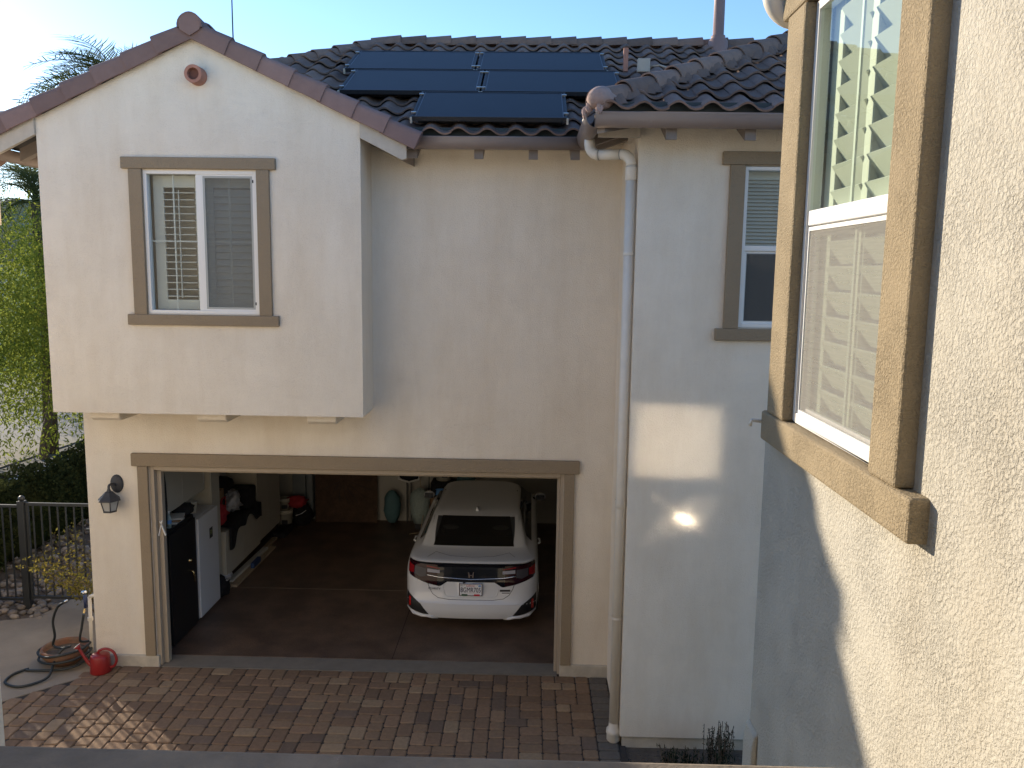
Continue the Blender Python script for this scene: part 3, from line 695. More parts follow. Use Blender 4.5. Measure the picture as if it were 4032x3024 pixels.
def gutter_run(p0, p1, out, name='gutter', mt='gutter', z0=6.45, r_=.075, endcap=None):
    """half-round trough with rolled lip; out = unit vector toward the lip"""
    b = MB(); n = 10; vs = []; p0, p1, out = Vector(p0), Vector(p1), Vector(out)
    prof = [(.085, .012), (.092, .004), (.086, -.006)]+[(.085*math.cos(R(a)), -.118*math.sin(R(a))) for a in range(10, 181, 17)]+[(-.085, .01)]
    for p in (p0, p1):
        vs += [p+out*u+Vector((0, 0, z)) for u, z in prof]
    m_ = len(prof)
    b.add(vs, [(i, i+1, m_+i+1, m_+i) for i in range(m_-1)])
    o = b.build(name, mt, house, smooth=True, fix=False)
    so_ = o.modifiers.new('solid', 'SOLIDIFY'); so_.thickness = .004
    return o
gutter_run((-6.10, 2.1, 6.31), (-6.10, -.60, 6.31), (-1, 0, 0))  # left eave run, added to block sun reaching the near wall
gutter_run((-1.455, -.535, 6.44), (.553, -.535, 6.445), (0, -1, 0))
gutter_run((.553, -.535, 6.445), (.553, -2.045, 6.435), (-1, 0, 0))
gutter_run((.553, -2.045, 6.435), (4.3, -2.045, 6.43), (0, -1, 0))
b = MB(); b.prism([(-.535+.086*math.cos(R(a)), 6.44-.116*math.sin(R(a))) for a in range(0, 181, 15)], -1.462, -1.452, 'x'); b.build('gutter_end', 'gutter_tan', house)
# downspout: outlet, two ribbed elbows, long pipe, foot
ds = part_empty('downspout', house)
def arc(c, a, bvec, r_, t0, t1, n): return [Vector(c)+Vector(a)*r_*math.cos(R(t0+(t1-t0)*i/n))+Vector(bvec)*r_*math.sin(R(t0+(t1-t0)*i/n)) for i in range(n+1)]
hd = Vector((.86, -.5, 0)).normalized()
P0 = Vector((.565, -1.22, 6.34)); rr_ = .11
p1 = arc(P0+hd*rr_+Vector((0, 0, -.05)), -hd, (0, 0, -1), rr_, 0, 90, 9)
end1 = p1[-1]; end2 = Vector((.965, -1.45, end1.z-.01))
c2 = end2-hd*rr_+Vector((0, 0, -rr_))
p2 = arc(c2, (0, 0, 1), hd, rr_, 0, 90, 9)
rp = .052
ribs = []
b = MB(); pth = [P0]+p1; b.tube(pth, [rp+.003*(k % 2) for k in range(len(pth))], 14); b.build('elbow', 'pvc', ds, smooth=True)
b = MB(); b.tube([end1, p2[0]], rp-.002, 14); b.build('offset_pipe', 'pvc', ds, smooth=True)
b = MB(); b.tube(p2, [rp+.003*(k % 2) for k in range(len(p2))], 14); b.build('elbow', 'pvc', ds, smooth=True)
bx, by = p2[-1].x, p2[-1].y
b = MB(); b.tube([p2[-1], (bx, by, .14)], rp-.001, 16); b.build('pipe', 'pvc', ds, smooth=True)
b = MB(); b.lathe([(rp+.006, 0), (rp+.007, -.12), (rp+.002, -.125)], (bx, by, p2[-1].z-.02), 16); b.build('coupling', 'pvc', ds, smooth=True)
b = MB(); b.lathe([(rp+.006, .06), (rp+.006, -.02), (rp, -.025)], (bx, by, 2.62), 16); b.build('coupling', 'pvc', ds, smooth=True)
for t in (.02, .98):
    q = end1.lerp(p2[0], t); b = MB(); b.tube([q-hd*.004, q+hd*.004], rp+.0015, 14, False); b.build('joint_band', 'pvc_groove', ds)
for zz in (5.2, 3.5, 1.4):
    b = MB(); b.lathe([(rp+.004, .012), (rp+.004, -.012)], (bx, by, zz), 14); b.box(bx+rp-.01, 1.03, by-.012, by+.012, zz-.012, zz+.012); b.build('strap', 'pvc', ds)
b = MB(); b.lathe([(rp, .22), (rp+.004, .16), (rp+.025, .14), (rp+.028, .10), (rp+.020, .09), (rp+.020, .02), (rp-.01, -.01)], (bx, by, 0), 16); b.build('pipe_foot', 'pvc', ds, smooth=True)
# clay gable vent, flue, junction box
b = MB(); b.lathe([(.062, .0), (.062, .17), (.094, .17), (.098, .0)], (0, 0, 0), 24); me = b.mesh('gable_vent', 'clay', True); me.set_sharp_from_angle(angle=R(40))
o = link('gable_vent', me, house); o.matrix_basis = Matrix.Translation((-3.62, -.60, 7.045)) @ Matrix.Rotation(R(90), 4, 'X')
b = MB(); b.lathe([(.0, .12), (.064, .12)], (0, 0, 0), 24); o2 = link('vent_core', b.mesh('vent_core', 'clay_dark'), house); o2.matrix_basis = o.matrix_basis.copy()
fy = 3.15; fz = z_main(fy)
fl = part_empty('flue', house)
b = MB(); b.lathe([(.17, -.12), (.14, .10), (.085, .16)], (2.72, fy, fz), 18); b.build('flashing', 'flue', fl, smooth=True)
b = MB(); b.lathe([(.105, .13), (.105, .17), (.082, .18), (.080, .80)], (2.72, fy, fz), 18); b.build('pipe', 'flue', fl, smooth=True)
b = MB(); b.lathe([(.0, .80), (.125, .80), (.135, .83), (.125, .86), (.11, .86), (.11, .95), (.15, .96), (.0, 1.06)], (2.72, fy, fz), 18); b.build('cap', 'flue', fl, smooth=True)
b = MB(); b.box(1.33, 1.49, 1.36, 1.46, z_main(1.40)+.10, z_main(1.40)+.27); b.build('junction_box', 'gutter_tan', house, bevel=.008)
b = MB(); b.tube([(1.49, 1.42, z_main(1.4)+.18), (1.62, 1.4, z_main(1.4)+.19), (1.75, 1.25, z_main(1.3)+.16), (1.86, 1.1, z_main(1.1)+.10)], .012, 8); b.build('conduit', 'gutter_tan', house, smooth=True)
b = MB(); b.box(1.17, 1.23, 1.60, 1.66, z_main(1.6)+.06, z_main(1.6)+.36); b.build('rail_end', 'clay', house)

# ---------------------------------------------------------------- solar panels
def solar(x0, x1, y0, label):
    L_ = 1.03; t = .045; p0 = Vector((x0, y0, z_main(y0)+.13)); ex = Vector((1, 0, 0)); ey = Vector((0, CT, math.sin(th))); ez = Vector((0, -math.sin(th), CT)); W_ = x1-x0
    tg = thing('solar_panel', label, 'solar panel', tuple(p0), 'solar panels on the tile roof')
    def at(a, q, c): return p0+ex*a+ey*q+ez*c
    def bx_(a0, a1, q0, q1, c0, c1):
        b = MB(); b.add([at(a, q, c) for c in (c0, c1) for q in (q0, q1) for a in (a0, a1)], [(0, 2, 3, 1), (4, 5, 7, 6), (0, 1, 5, 4), (1, 3, 7, 5), (3, 2, 6, 7), (2, 0, 4, 6)]); return b
    f = bx_(0, W_, 0, .022, -t, .004)
    for a0, a1, q0, q1 in ((0, W_, L_-.022, L_), (0, .022, .0221, L_-.0221), (W_-.022, W_, .0221, L_-.0221)):
        g = bx_(a0, a1, q0, q1, -t, .004); f.add(g.v, g.f)
    f.build('frame', 'panel_frame', tg)
    bx_(.022, W_-.022, .022, L_-.022, -.02, .0).build('cell_sheet', 'panel_cell', tg)
    for a in (.045, W_-.05): bx_(a, a+.008, .03, L_-.03, .0, .0015).build('busbar', 'panel_bus', tg)
    for a in (.0, W_-.03):
        for q in (.12, L_-.16): bx_(a-.012, a+.042, q, q+.03, .004, .018).build('clamp', 'steel', tg)
    bx_(-.01, .012, -.02, .0, -t-.02, .0).build('corner_clip', 'bargeboard', tg)
    bx_(W_-.012, W_+.01, -.02, .0, -t-.02, .0).build('corner_clip', 'bargeboard', tg)
    bx_(.05, W_-.05, .2, .24, -.13, -t).build('rail', 'panel_frame', tg); bx_(.05, W_-.05, .78, .82, -.13, -t).build('rail', 'panel_frame', tg)
solar(-1.335, .365, -.56, 'lone dark solar panel in the lowest row just above the gutter')
solar(-2.34, -.655, .40, 'dark solar panel in the middle row on the gable side')
solar(-.63, 1.06, .40, 'dark solar panel in the middle row on the flue side')
solar(-2.48, -.785, 1.36, 'dark solar panel in the top row on the gable side')
solar(-.755, .94, 1.36, 'dark solar panel in the top row on the flue side')

# ================================================================== NEAR HOUSE (the wall beside the camera, balcony)
near = thing('stucco_house', 'house of rough sunlit stucco with a tan trimmed shuttered window beside the balcony', 'house', (1.2, -8, 0))
XW = 1.025; VX = -2.585; NY0, NY1, NZ0, NZ1 = -7.48, -6.665, 4.462, 5.99
b = MB()
b.holed('x', XW, XW+.16, -14.0, -6.285, -.1, 7.2, [(NY0, NY1, NZ0, NZ1)])
b.box(XW+.16, 6.0, -6.445, -6.285, -.1, 7.2)
b.build('wall', 'stucco_sun_dimmed', near)
b = MB(); b.box(VX, XW-.002, -11.45, -11.3, 2.9, 7.2); b.box(-18.0, VX, -6.2, -6.04, -.1, 7.2); b.box(VX-.16, VX, -11.45, -6.2, -.1, 7.2); b.box(VX, XW-.002, -8.78, -8.62, -.1, 2.9); b.build('courtyard_wall', 'stucco', near)
cw = part_empty('window', near); cw['label'] = 'coated upper window in the courtyard wall'
CX0, CX1, CZ0, CZ1 = -3.80, -2.88, 4.665, 5.43
b = MB(); yy_ = -6.028
for x0, x1, z0, z1 in ((CX0-.05, CX0, CZ0-.05, CZ1+.05), (CX1, CX1+.05, CZ0-.05, CZ1+.05), (CX0, CX1, CZ0-.05, CZ0), (CX0, CX1, CZ1, CZ1+.05)): b.box(x0, x1, -6.035, -6.0, z0, z1)
b.build('frame', 'vinyl', cw)
b = MB(); b.box(CX0, CX1, -6.035, -6.02, CZ0, CZ1); b.build('pane', 'coated_glass', cw)
LZ0, LZ1 = 3.93, 4.60                                # lower sash: its insulated pane is bowed inward, as such panes are in the cold
for x0, x1, z0, z1 in ((CX0-.05, CX0, LZ0-.05, CZ0-.0505), (CX1, CX1+.05, LZ0-.05, CZ0-.0505), (CX0, CX1, LZ0-.05, LZ0)): 
    b = MB(); b.box(x0, x1, -6.035, -6.0, z0, z1); b.build('sash', 'vinyl', cw)
def bowed(u, v): return (CX0+(CX1-CX0)*u, -6.016-.0057*(1-(2*u-1)**2)*(1-(2*v-1)**2)-.0046*(u-.5), LZ0+(LZ1-LZ0)*v)
b = MB(); b.grid(bowed, [i/40 for i in range(41)], [i/34 for i in range(35)]); b.build('pane', 'bowed_glass', cw, smooth=True, fix=False)
b = MB(); b.box(VX+.001, XW-.002, -11.3, -8.82, 3.05, 3.2); b.build('balcony_floor', 'concrete', near)
b = MB(); b.box(VX+.001, XW-.002, -8.80, -8.60, 2.901, 4.189); b.build('parapet', 'stucco_sun_dimmed', near)
b = MB(); b.box(VX+.002, XW-.003, -8.83, -8.57, 4.190, 4.228); b.build('parapet_cap', 'cap_paint', near, bevel=.012)
# foam pop-out at the corner foot
b = MB(); b.prism([(XW-.0, 3.02), (XW-.018, 3.0), (XW-.026, 2.94), (XW-.026, .0), (XW, .0)], -6.42, -6.281, 'y'); b.build('corner_popout', 'stucco_sun_dimmed', near, bevel=.008)
nw = part_empty('window', near); nw['label'] = 'tall white vinyl window with plantation shutters and insect screen'
TX = .972
b = MB(); b.box(TX, XW+.01, -7.76, -6.385, NZ0-.008-.122, NZ0-.008); b.build('sill_trim', 'trim_sunlit', nw, bevel=.010)
b = MB(); b.box(TX, XW+.01, -7.76, -6.385, NZ1+.008, NZ1+.135); b.build('head_trim', 'trim_sunlit', nw, bevel=.010)
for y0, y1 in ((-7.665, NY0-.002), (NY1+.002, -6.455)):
    b = MB(); b.box(TX+.001, XW+.01, y0, y1, NZ0-.006, NZ1+.006); b.build('jamb_trim', 'trim_sunlit', nw, bevel=.010)
def yframe(b, y0, y1, z0, z1, wd, x0, x1):
    b.box(x0, x1, y0, y0+wd, z0, z1); b.box(x0, x1, y1-wd, y1, z0, z1); b.box(x0, x1, y0+wd, y1-wd, z0, z0+wd); b.box(x0, x1, y0+wd, y1-wd, z1-wd, z1); return b
b = MB(); yframe(b, NY0, NY1, NZ0, NZ1, .034, XW-.012, XW+.035); b.build('frame', 'vinyl', nw, bevel=.003)
b = MB(); b.box(XW-.008, XW+.06, NY0+.034, NY1-.034, 5.195, 5.250); b.build('meeting_rail', 'vinyl', nw, bevel=.004)
b = MB(); yframe(b, NY0+.036, NY1-.036, NZ0+.036, 5.193, .020, XW+.014, XW+.034); b.build('sash', 'vinyl', nw, bevel=.003)
b = MB(); yframe(b, NY0+.0345, NY1-.0345, NZ0+.0345, 5.19, .014, XW-.006, XW+.004); b.build('screen_frame', 'vinyl', nw)
b = MB(); b.quad((XW-.002, NY0+.046, NZ0+.046), (XW-.002, NY1-.046, NZ0+.046), (XW-.002, NY1-.046, 5.18), (XW-.002, NY0+.046, 5.18)); b.build('insect_screen', 'screen_near', nw, fix=False)
for z0, z1, xx in ((5.25, NZ1-.034, XW-.003), (NZ0+.055, 5.174, XW+.022)):
    b = MB(); b.quad((xx, NY1-.034, z0), (xx, NY0+.034, z0), (xx, NY0+.034, z1), (xx, NY1-.034, z1)); b.build('pane', 'glass_near', nw, fix=False)
    ym = (NY0+NY1)/2; b = MB(); b.box(xx+.006, xx+.013, ym-.008, ym+.008, z0, z1); b.build('muntin', 'muntin', nw)
b = MB(); xs = XW+.045
for y0, y1 in ((NY0+.03, NY0+.13), (NY1-.13, NY1-.03), ((NY0+NY1)/2-.03, (NY0+NY1)/2+.03)): b.box(xs, xs+.03, y0, y1, NZ0+.02, NZ1-.02)
b.build('shutter_frame', 'shutter', nw, bevel=.003)
lm = MB(); a_ = R(-60); lm.xbox((0, 0, 0), (0, 1, 0), (math.cos(a_), 0, math.sin(a_)), (-math.sin(a_), 0, math.cos(a_)), .128, .044, .005); lme = lm.mesh('louver', 'shutter')
zz = NZ0+.10
while zz < NZ1-.06:
    for yc in (NY0+.13+.124, NY1-.13-.124):
        o = link('louver', lme, nw); o.location = (xs+.015, yc, zz)
    zz += .089
b = MB(); b.box(XW+.036, XW+.162, NY1+.0005, NY1+.012, NZ0-.02, NZ1+.02); b.box(XW+.036, XW+.162, NY0-.012, NY0-.0005, NZ0-.02, NZ1+.02); b.build('window_lining', 'shutter', nw)
b = MB(); b.box(XW+1.4, XW+1.45, -8.6, -6.5, 3.3, 6.9); b.build('room_wall', 'room_wall', near)
b = MB(); b.box(XW+.17, XW+1.39, -8.6, -6.5, 3.2, 3.3); b.build('room_floor', 'room_wall', near)
# white drainpipe elbow at the top corner, vent stub on the sill
dp = part_empty('downspout', near)
cc = Vector((XW-.06, -6.33, 6.14)); pth = [Vector((XW-.085, -6.34, 6.9)), Vector((XW-.085, -6.34, 6.22))]+arc((XW+.02, -6.34, 6.13), (-1, 0, 0), (0, 0, -1), .105, 0, 80, 8)+[Vector((XW+.1, -6.34, 6.02))]
b = MB(); b.tube(pth, .042, 14); b.build('elbow', 'pvc', dp, smooth=True)
b = MB(); b.tube([(XW-.03, -6.33, 4.395), (XW-.075, -6.33, 4.40), (XW-.082, -6.33, 4.375)], .008, 8); b.build('cable_stub', 'pvc', near, smooth=True)

# ================================================================== GARAGE INTERIOR
b = MB(); b.prism([(-5.26, .30), (1.01, .30), (1.01, 6.38), (-5.26, 6.38)], -.1, .004, 'z'); gf = tag(b.build('garage_floor', 'epoxy'), None, None, None, 'structure')
b = MB(); b.prism([(-4.60, -.02), (.40, -.02), (.40, .30), (-4.60, .30)], -.1, .0, 'z'); b.build('threshold', 'threshold', gf)
b = MB(); b.box(-1.73, -1.722, .31, 6.3, .003, .0055); b.build('floor_joint', 'joint', gf)
b = MB(); b.box(-5.2, .98, 2.62, 2.628, .003, .0052); b.build('floor_joint', 'concrete', gf)
b = MB()
b.box(-5.262, -5.24, .17, 6.38, .0, 2.92); b.box(.99, 1.018, .17, 6.38, 0, 2.92); b.box(-5.239, .989, 6.30, 6.38, 0, 2.92); b.box(-5.262, 1.018, .165, 6.38, 2.92, 3.0)
b.build('garage_lining', 'drywall', house)
# --- left side
t = thing('safe', 'tall black steel safe with brass dial and lever inside the garage door', 'safe', (-4.9, .84, 0))
b = MB(); b.box(-5.22, -4.66, .40, 1.285, .004, 1.60); b.build('body', 'safe', t, bevel=.012)
b = MB(); b.box(-4.659, -4.628, .43, 1.26, .05, 1.56); b.build('door', 'safe', t, bevel=.008)
b = MB(); b.lathe([(0, .03), (.022, .03), (.028, .0)], (0, 0, 0), 14); me = b.mesh('knob', 'brass', True); k = link('knob', me, t); k.matrix_basis = Matrix.Translation((-4.628, 1.02, 1.02)) @ Matrix.Rotation(R(90), 4, 'Y')
b = MB(); b.tube([(-4.628, 1.03, .86), (-4.59, 1.03, .86), (-4.588, 1.06, .80), (-4.59, 1.07, .70)], .012, 8); b.build('lever', 'brass', t, smooth=True)
t = thing('refrigerator', 'white upright freezer with a dark sticker beside the black safe', 'freezer', (-4.9, 1.7, 0))
b = MB(); b.box(-5.22, -4.66, 1.31, 2.04, .03, 1.515); b.build('body', 'white_goods', t, bevel=.012)
b = MB(); b.box(-4.658, -4.612, 1.312, 2.038, .06, 1.51); b.build('door', 'white_goods', t, bevel=.012)
b = MB(); b.box(-4.6118, -4.611, 1.70, 1.82, 1.10, 1.255); b.build('sticker', 'label_dark', t)
place_text('STI', .085, 'label_green', t, (-4.6105, 1.76, 1.18), (0, 1, 0), (0, 0, 1), 0.62)
b = MB(); b.box(-5.2, -4.70, 1.33, 2.02, .005, .03); b.build('plinth', 'black_metal', t)
def cabinet(label, y0, y1, z0, z1, x1, nd_, handle=True):
    t = thing('storage_cabinet', label, 'cabinet', (-5.0, (y0+y1)/2, z0), 'garage cabinets along one wall')
    b = MB(); b.box(-5.235, x1-.022, y0, y1, z0, z1); b.build('carcass', 'cabinet_edge', t, bevel=.003)
    w_ = (y1-y0)/nd_
    for i in range(nd_):
        d = MB(); d.box(x1-.0215, x1, y0+i*w_+.003, y0+(i+1)*w_-.003, z0+.003, z1-.003); dd = d.build('door', 'cabinet', t, bevel=.002)
        if handle:
            yh = y0+(i+.5)*w_+(.5-(i+1) % 2)*w_*.7
            h = MB(); h.tube([(x1, yh, z0+.12), (x1+.03, yh, z0+.12), (x1+.03, yh, z0+.42), (x1, yh, z0+.42)], .006, 6); h.build('handle', 'steel', dd)
    return t
cabinet('tan wall cabinet hung above the black safe', .50, 2.06, 1.74, 2.85, -4.80, 2)
cabinet('tall tan cabinet standing behind the white freezer', 2.10, 2.42, .24, 2.85, -4.72, 1)
cabinet('low tan cabinet draped with a black jacket', 2.44, 4.05, .24, .96, -4.66, 2, False)
cabinet('tall tan cabinet between the clutter shelf and the buckets', 4.07, 5.35, .24, 2.85, -4.70, 2, False)
b = MB()                                        # black jacket draped over the cabinet front
def drape(u, v):
    y = 2.55+1.5*u; base = .62-.42*(.5+.5*math.sin(u*4.2+2.4))*.75-.05*math.sin(u*17)
    if v < .35: return (-5.0+.36*(v/.35), y, .985+.02*math.sin(u*13+v*9))
    k = (v-.35)/.65; return (-4.635+.014*math.sin(u*19), y, .985-(.985-(base+.28))*k)
b.grid(drape, [i/26 for i in range(27)], [i/14 for i in range(15)])
o = tag(b.build('jacket', 'black_cloth', smooth=True, fix=False), 'black jacket draped over the low garage cabinet', 'jacket'); sm = o.modifiers.new('s', 'SOLIDIFY'); sm.thickness = .012
b = MB(); b.blob((-4.90, 2.72, 1.16), .17, .24, .18, 3, .25); b.add(*[(lambda q: (q.v, q.f))(MB().tube([(-4.80, 2.60, 1.28), (-4.78, 2.66, 1.42), (-4.78, 2.80, 1.42), (-4.80, 2.86, 1.28)], .012, 6))][0])
tag(b.build('red_bag', 'red_cloth', smooth=True), 'crumpled red cloth bag on the low garage cabinet', 'bag')
b = MB(); b.blob((-4.88, 3.35, 1.20), .14, .20, .17, 8, .45); tag(b.build('plastic_bag', 'plastic_bag', smooth=True), 'crumpled white plastic bag beside the red bag', 'bag')
b = MB(); b.blob((-5.05, 3.2, 1.42), .16, .5, .20, 13, .3); tag(b.build('duffel', 'black_cloth', smooth=True), 'black duffel bag piled behind the white plastic bag', 'bag')
t = thing('crate', 'open wooden drawer with papers above the red bag', 'box', (-4.95, 2.62, 1.4)); b = MB(); b.box(-5.1, -4.80, 2.46, 2.80, 1.40, 1.415); b.box(-4.815, -4.80, 2.46, 2.80, 1.4151, 1.56); b.box(-5.1, -4.8151, 2.785, 2.80, 1.4151, 1.56); b.box(-5.1, -4.8151, 2.46, 2.475, 1.4151, 1.56); b.build('tray', 'cardboard', t)
b = MB(); b.box(-5.05, -4.85, 2.5, 2.7, 1.416, 1.60); b.build('paper_stack', 'paper', t)
b = MB(); b.box(-5.05, -4.68, 3.62, 3.98, .985, 1.32); tag(b.build('tote_bag', 'black_cloth', bevel=.03), 'boxy black tote at the end of the low cabinet', 'bag')
# on the safe
t = thing('folded_stroller', 'tall black rounded case leaning above the safe by the door', 'case', (-4.78, .5, 1.6))
b = MB(); b.prism([(.40, 1.62), (.42, 2.1), (.46, 2.35), (.52, 2.44), (.58, 2.40), (.62, 2.2), (.64, 1.9), (.60, 1.62)], -4.82, -4.72, 'x'); b.build('body', 'black_cloth', t, bevel=.02)
b = MB(); b.tube([(-4.712, .47, 1.75), (-4.712, .47, 2.22), (-4.712, .52, 2.28)], .008, 6); b.build('piping', 'steel', t)
t = thing('water_bottle', 'small clear water bottle on top of the black safe', 'bottle', (-4.72, .60, 1.6)); b = MB(); b.lathe([(0, 0), (.03, 0), (.032, .12), (.03, .15), (.012, .18), (.012, .205)], (-4.72, .64, 1.6), 12); b.build('body', 'bubble_bag', t, smooth=True); b = MB(); b.lathe([(.014, .2), (.014, .225), (0, .225)], (-4.72, .64, 1.6), 10); b.build('cap', 'vinyl', t); b = MB(); b.lathe([(.0325, .06), (.0325, .11)], (-4.72, .64, 1.6), 12); b.build('label', 'sticker_blue', t)
for i, (dz, mt_, lb) in enumerate(((0, 'paper', 'bottom folded paper map in the pile on the safe'), (.02, 'cardboard', 'brown booklet in the middle of the pile on the safe'), (.04, 'paper', 'white folder on top of the pile on the safe'))):
    b = MB(); b.xbox((-4.86+.01*i, .92+.02*i, 1.61+dz), (1, .15*i, 0), (-.15*i, 1, 0), (0, 0, 1), .17, .14, .009); tag(b.build('paper_stack', mt_), lb, 'papers')
b = MB(); b.blob((-4.80, 1.28, 1.66), .13, .17, .09, 4, .2); tag(b.build('cap_hat', 'black_cloth', smooth=True), 'black cap lying between the safe and the freezer', 'cap')
b = MB(); b.lathe([(0, 0), (.06, 0), (.075, .16), (.08, .165), (.07, .16), (.055, .01)], (-4.82, 1.62, 1.516), 14); tag(b.build('cup', 'bucket', smooth=True), 'cream tub standing on the white freezer', 'tub')
# floor clutter left
t = thing('trash_bag', 'black bag slumped against the freezer under white plastic', 'bag', (-4.72, 2.32, 0)); b = MB(); b.blob((-4.78, 2.30, .14), .20, .22, .18, 21, .3); b.build('sack', 'black_cloth', t, smooth=True); b = MB(); b.blob((-4.80, 2.50, .24), .17, .26, .045, 9, .4); b.build('liner', 'plastic_bag', t, smooth=True)
for i, (x0, y0, y1, zb, mt_, lb) in enumerate(((-4.70, 2.55, 5.0, .005, 'lumber', 'long board lying nearest the cabinet plinth'), (-4.60, 2.62, 4.5, .005, 'lumber', 'shorter board lying on the garage floor edge'), (-4.68, 2.7, 4.3, .055, 'paper', 'white painted trim board on top of the floor boards'))):
    b = MB(); b.xbox((x0, (y0+y1)/2, zb+.02), (1, 0, 0), (0.02*i, 1, 0), (0, 0, 1), .045, (y1-y0)/2, .02); tag(b.build('board', mt_, bevel=.003), lb, 'board')
b = MB(); b.box(-4.60, -4.54, 3.35, 3.7, .045, .13); tag(b.build('parts_box', 'blue', bevel=.004), 'small blue box on the floor boards', 'box')
b = MB(); b.box(-4.78, -4.52, 5.05, 5.7, .005, .10); tag(b.build('toolbox', 'black_cloth', bevel=.02), 'flat black case on the floor past the boards', 'case')
def bucket(x, y, z, r_, h, lb, mt_='bucket'):
    t = thing('bucket', lb, 'bucket', (x, y, z)); b = MB(); b.lathe([(0, .004), (r_*.86, .004), (r_, h*.8), (r_*1.05, h*.8), (r_*1.05, h*.84), (r_, h*.84), (r_*1.02, h*.92), (r_*1.06, h*.92), (r_*1.06, h), (r_*.96, h), (r_*.9, h*.9), (0, h*.9)], (x, y, z), 18); b.build('pail', mt_, t, smooth=True)
    b = MB(); b.box(x-.02, x+.09, y-r_*.99, y-r_*.95, z+h*.2, z+h*.5); b.build('label', 'label_dark', t)
bucket(-4.72, 5.72, .005, .15, .37, 'white bucket with dark label near the plywood board')
bucket(-4.74, 5.76, .345, .11, .24, 'small pale tub stacked on the white bucket')
t = thing('sport_bag', 'black and red bag slumped beside the buckets', 'bag', (-4.4, 5.85, 0)); b = MB(); b.blob((-4.42, 5.9, .22), .20, .2, .24, 31, .2); b.build('body', 'black_cloth', t, smooth=True); b = MB(); b.blob((-4.50, 5.8, .50), .20, .15, .12, 32, .3); b.build('flap', 'red_cloth', t, smooth=True); b = MB(); b.tube([(-4.5, 5.68, .25), (-4.38, 5.66, .30), (-4.30, 5.70, .36)], .008, 6); b.build('cord', 'plastic_bag', t)
for i, (x0, x1, z1, lb) in enumerate(((-4.66, -4.40, 1.35, 'grey plastic bin panel beside the buckets'), (-4.385, -4.26, 1.40, 'grey upright panel leaning next to the plywood'))):
    b = MB(); b.box(x0, x1, 6.05, 6.28, .08, z1); tag(b.build('storage_bin', 'bin', bevel=.015), lb, 'bin')
t = thing('plywood_board', 'big dark brown plywood sheet leaning on the rear garage wall', 'board', (-3.6, 6.15, 0)); b = MB(); b.xbox((-3.615, 6.19, .80), (1, 0, 0), (0, 1, -.06), (0, .06, 1), .62, .009, .80); b.build('sheet', 'osb', t)
for k in range(16):                              # burnt rosette pattern
    a_ = 2*math.pi*k/16; b = MB(); pts = [(-3.615+math.cos(a_)*r_+math.sin(a_)*.05*math.sin(r_*9), 6.175+.06*(.80+math.sin(a_)*r_-.80), .86+math.sin(a_)*r_) for r_ in (.12, .2, .3, .4, .5)]
    b.tube(pts, .004, 4); b.build('carved_line', 'label_dark', t)
# rear clutter behind the car
t = thing('folding_chair', 'dark seat pad with white rim hung on the rear garage wall', 'chair', (-2.4, 6.2, .9)); b = MB(); b.blob((-2.36, 6.2, 1.10), .26, .05, .26, 1, .02); b.build('seat', 'black_cloth', t, smooth=True); b = MB(); b.tube([(-2.60, 6.17, 1.2), (-2.56, 6.15, .90), (-2.36, 6.15, .84), (-2.16, 6.15, .90), (-2.12, 6.17, 1.2)], .02, 8); b.build('rim', 'vinyl', t, smooth=True)
for x in (-2.42, -2.34):
    b = MB(); b.box(x, x+.025, 6.2, 6.225, .0, .86); b.build('leg', 'iron', t)
b = MB(); b.blob((-2.68, 6.05, .36), .17, .14, .34, 41, .08); tag(b.build('cushion', 'teal', smooth=True), 'teal rolled cushion standing near the plywood', 'cushion')
t = thing('wrapped_bundle', 'bundle in pale bubble wrap standing on the garage floor', 'bundle', (-2.12, 5.75, 0)); b = MB(); b.lathe([(0, .12), (.12, .12), (.17, .30), (.20, .62), (.15, .74), (.04, .82), (0, .82)], (-2.10, 5.80, 0), 16, 1, .7); b.build('wrap', 'bubble_bag', t, smooth=True); b = MB(); b.box(-2.18, -2.02, 5.74, 5.86, .004, .13); b.build('base', 'label_dark', t)
t = thing('carton', 'brown cardboard carton with white printed label by the rear wall', 'box', (-1.7, 6.0, 0)); b = MB(); b.box(-1.92, -1.46, 5.85, 6.25, .004, .62); b.build('box', 'cardboard', t, bevel=.004); b = MB(); b.box(-1.80, -1.48, 5.8485, 5.8495, .12, .56); b.build('label', 'paper', t)
place_text('LI', .16, 'label_dark', t, (-1.62, 5.846, .44), (1, 0, 0), (0, 0, 1), 1.2); place_text('h  o', .15, 'label_dark', t, (-1.64, 5.846, .26), (1, 0, 0), (0, 0, 1), 1.0)
b = MB(); b.box(-1.90, -1.38, 5.88, 6.25, .63, .92); tag(b.build('storage_bin', 'black_cloth', bevel=.03), 'black bin stacked on the cardboard carton', 'bin')
b = MB(); b.blob((-1.66, 5.83, .72), .14, .06, .09, 51, .3); tag(b.build('plastic_bag', 'sticker_blue', smooth=True), 'pale blue plastic pouch hung on the black bin', 'bag')
bucket(-1.66, 6.07, .925, .17, .42, 'white drum standing on the black bin')
b = MB(); b.blob((-1.22, 6.1, 1.05), .2, .12, .26, 61, .2); tag(b.build('sleeping_bag', 'teal', smooth=True), 'dark teal bundle beside the white drum', 'bundle')
b = MB(); b.tube([(-1.93, 6.1, 1.6), (-1.94, 6.0, 1.0), (-1.93, 5.85, .62), (-1.86, 5.80, .30), (-1.72, 5.78, .22), (-1.60, 5.80, .40), (-1.52, 5.82, .66), (-1.60, 5.82, .86)], .009, 6); tag(b.build('power_cord', 'rubber', smooth=True), 'black power cord looping across the cardboard carton', 'cord')
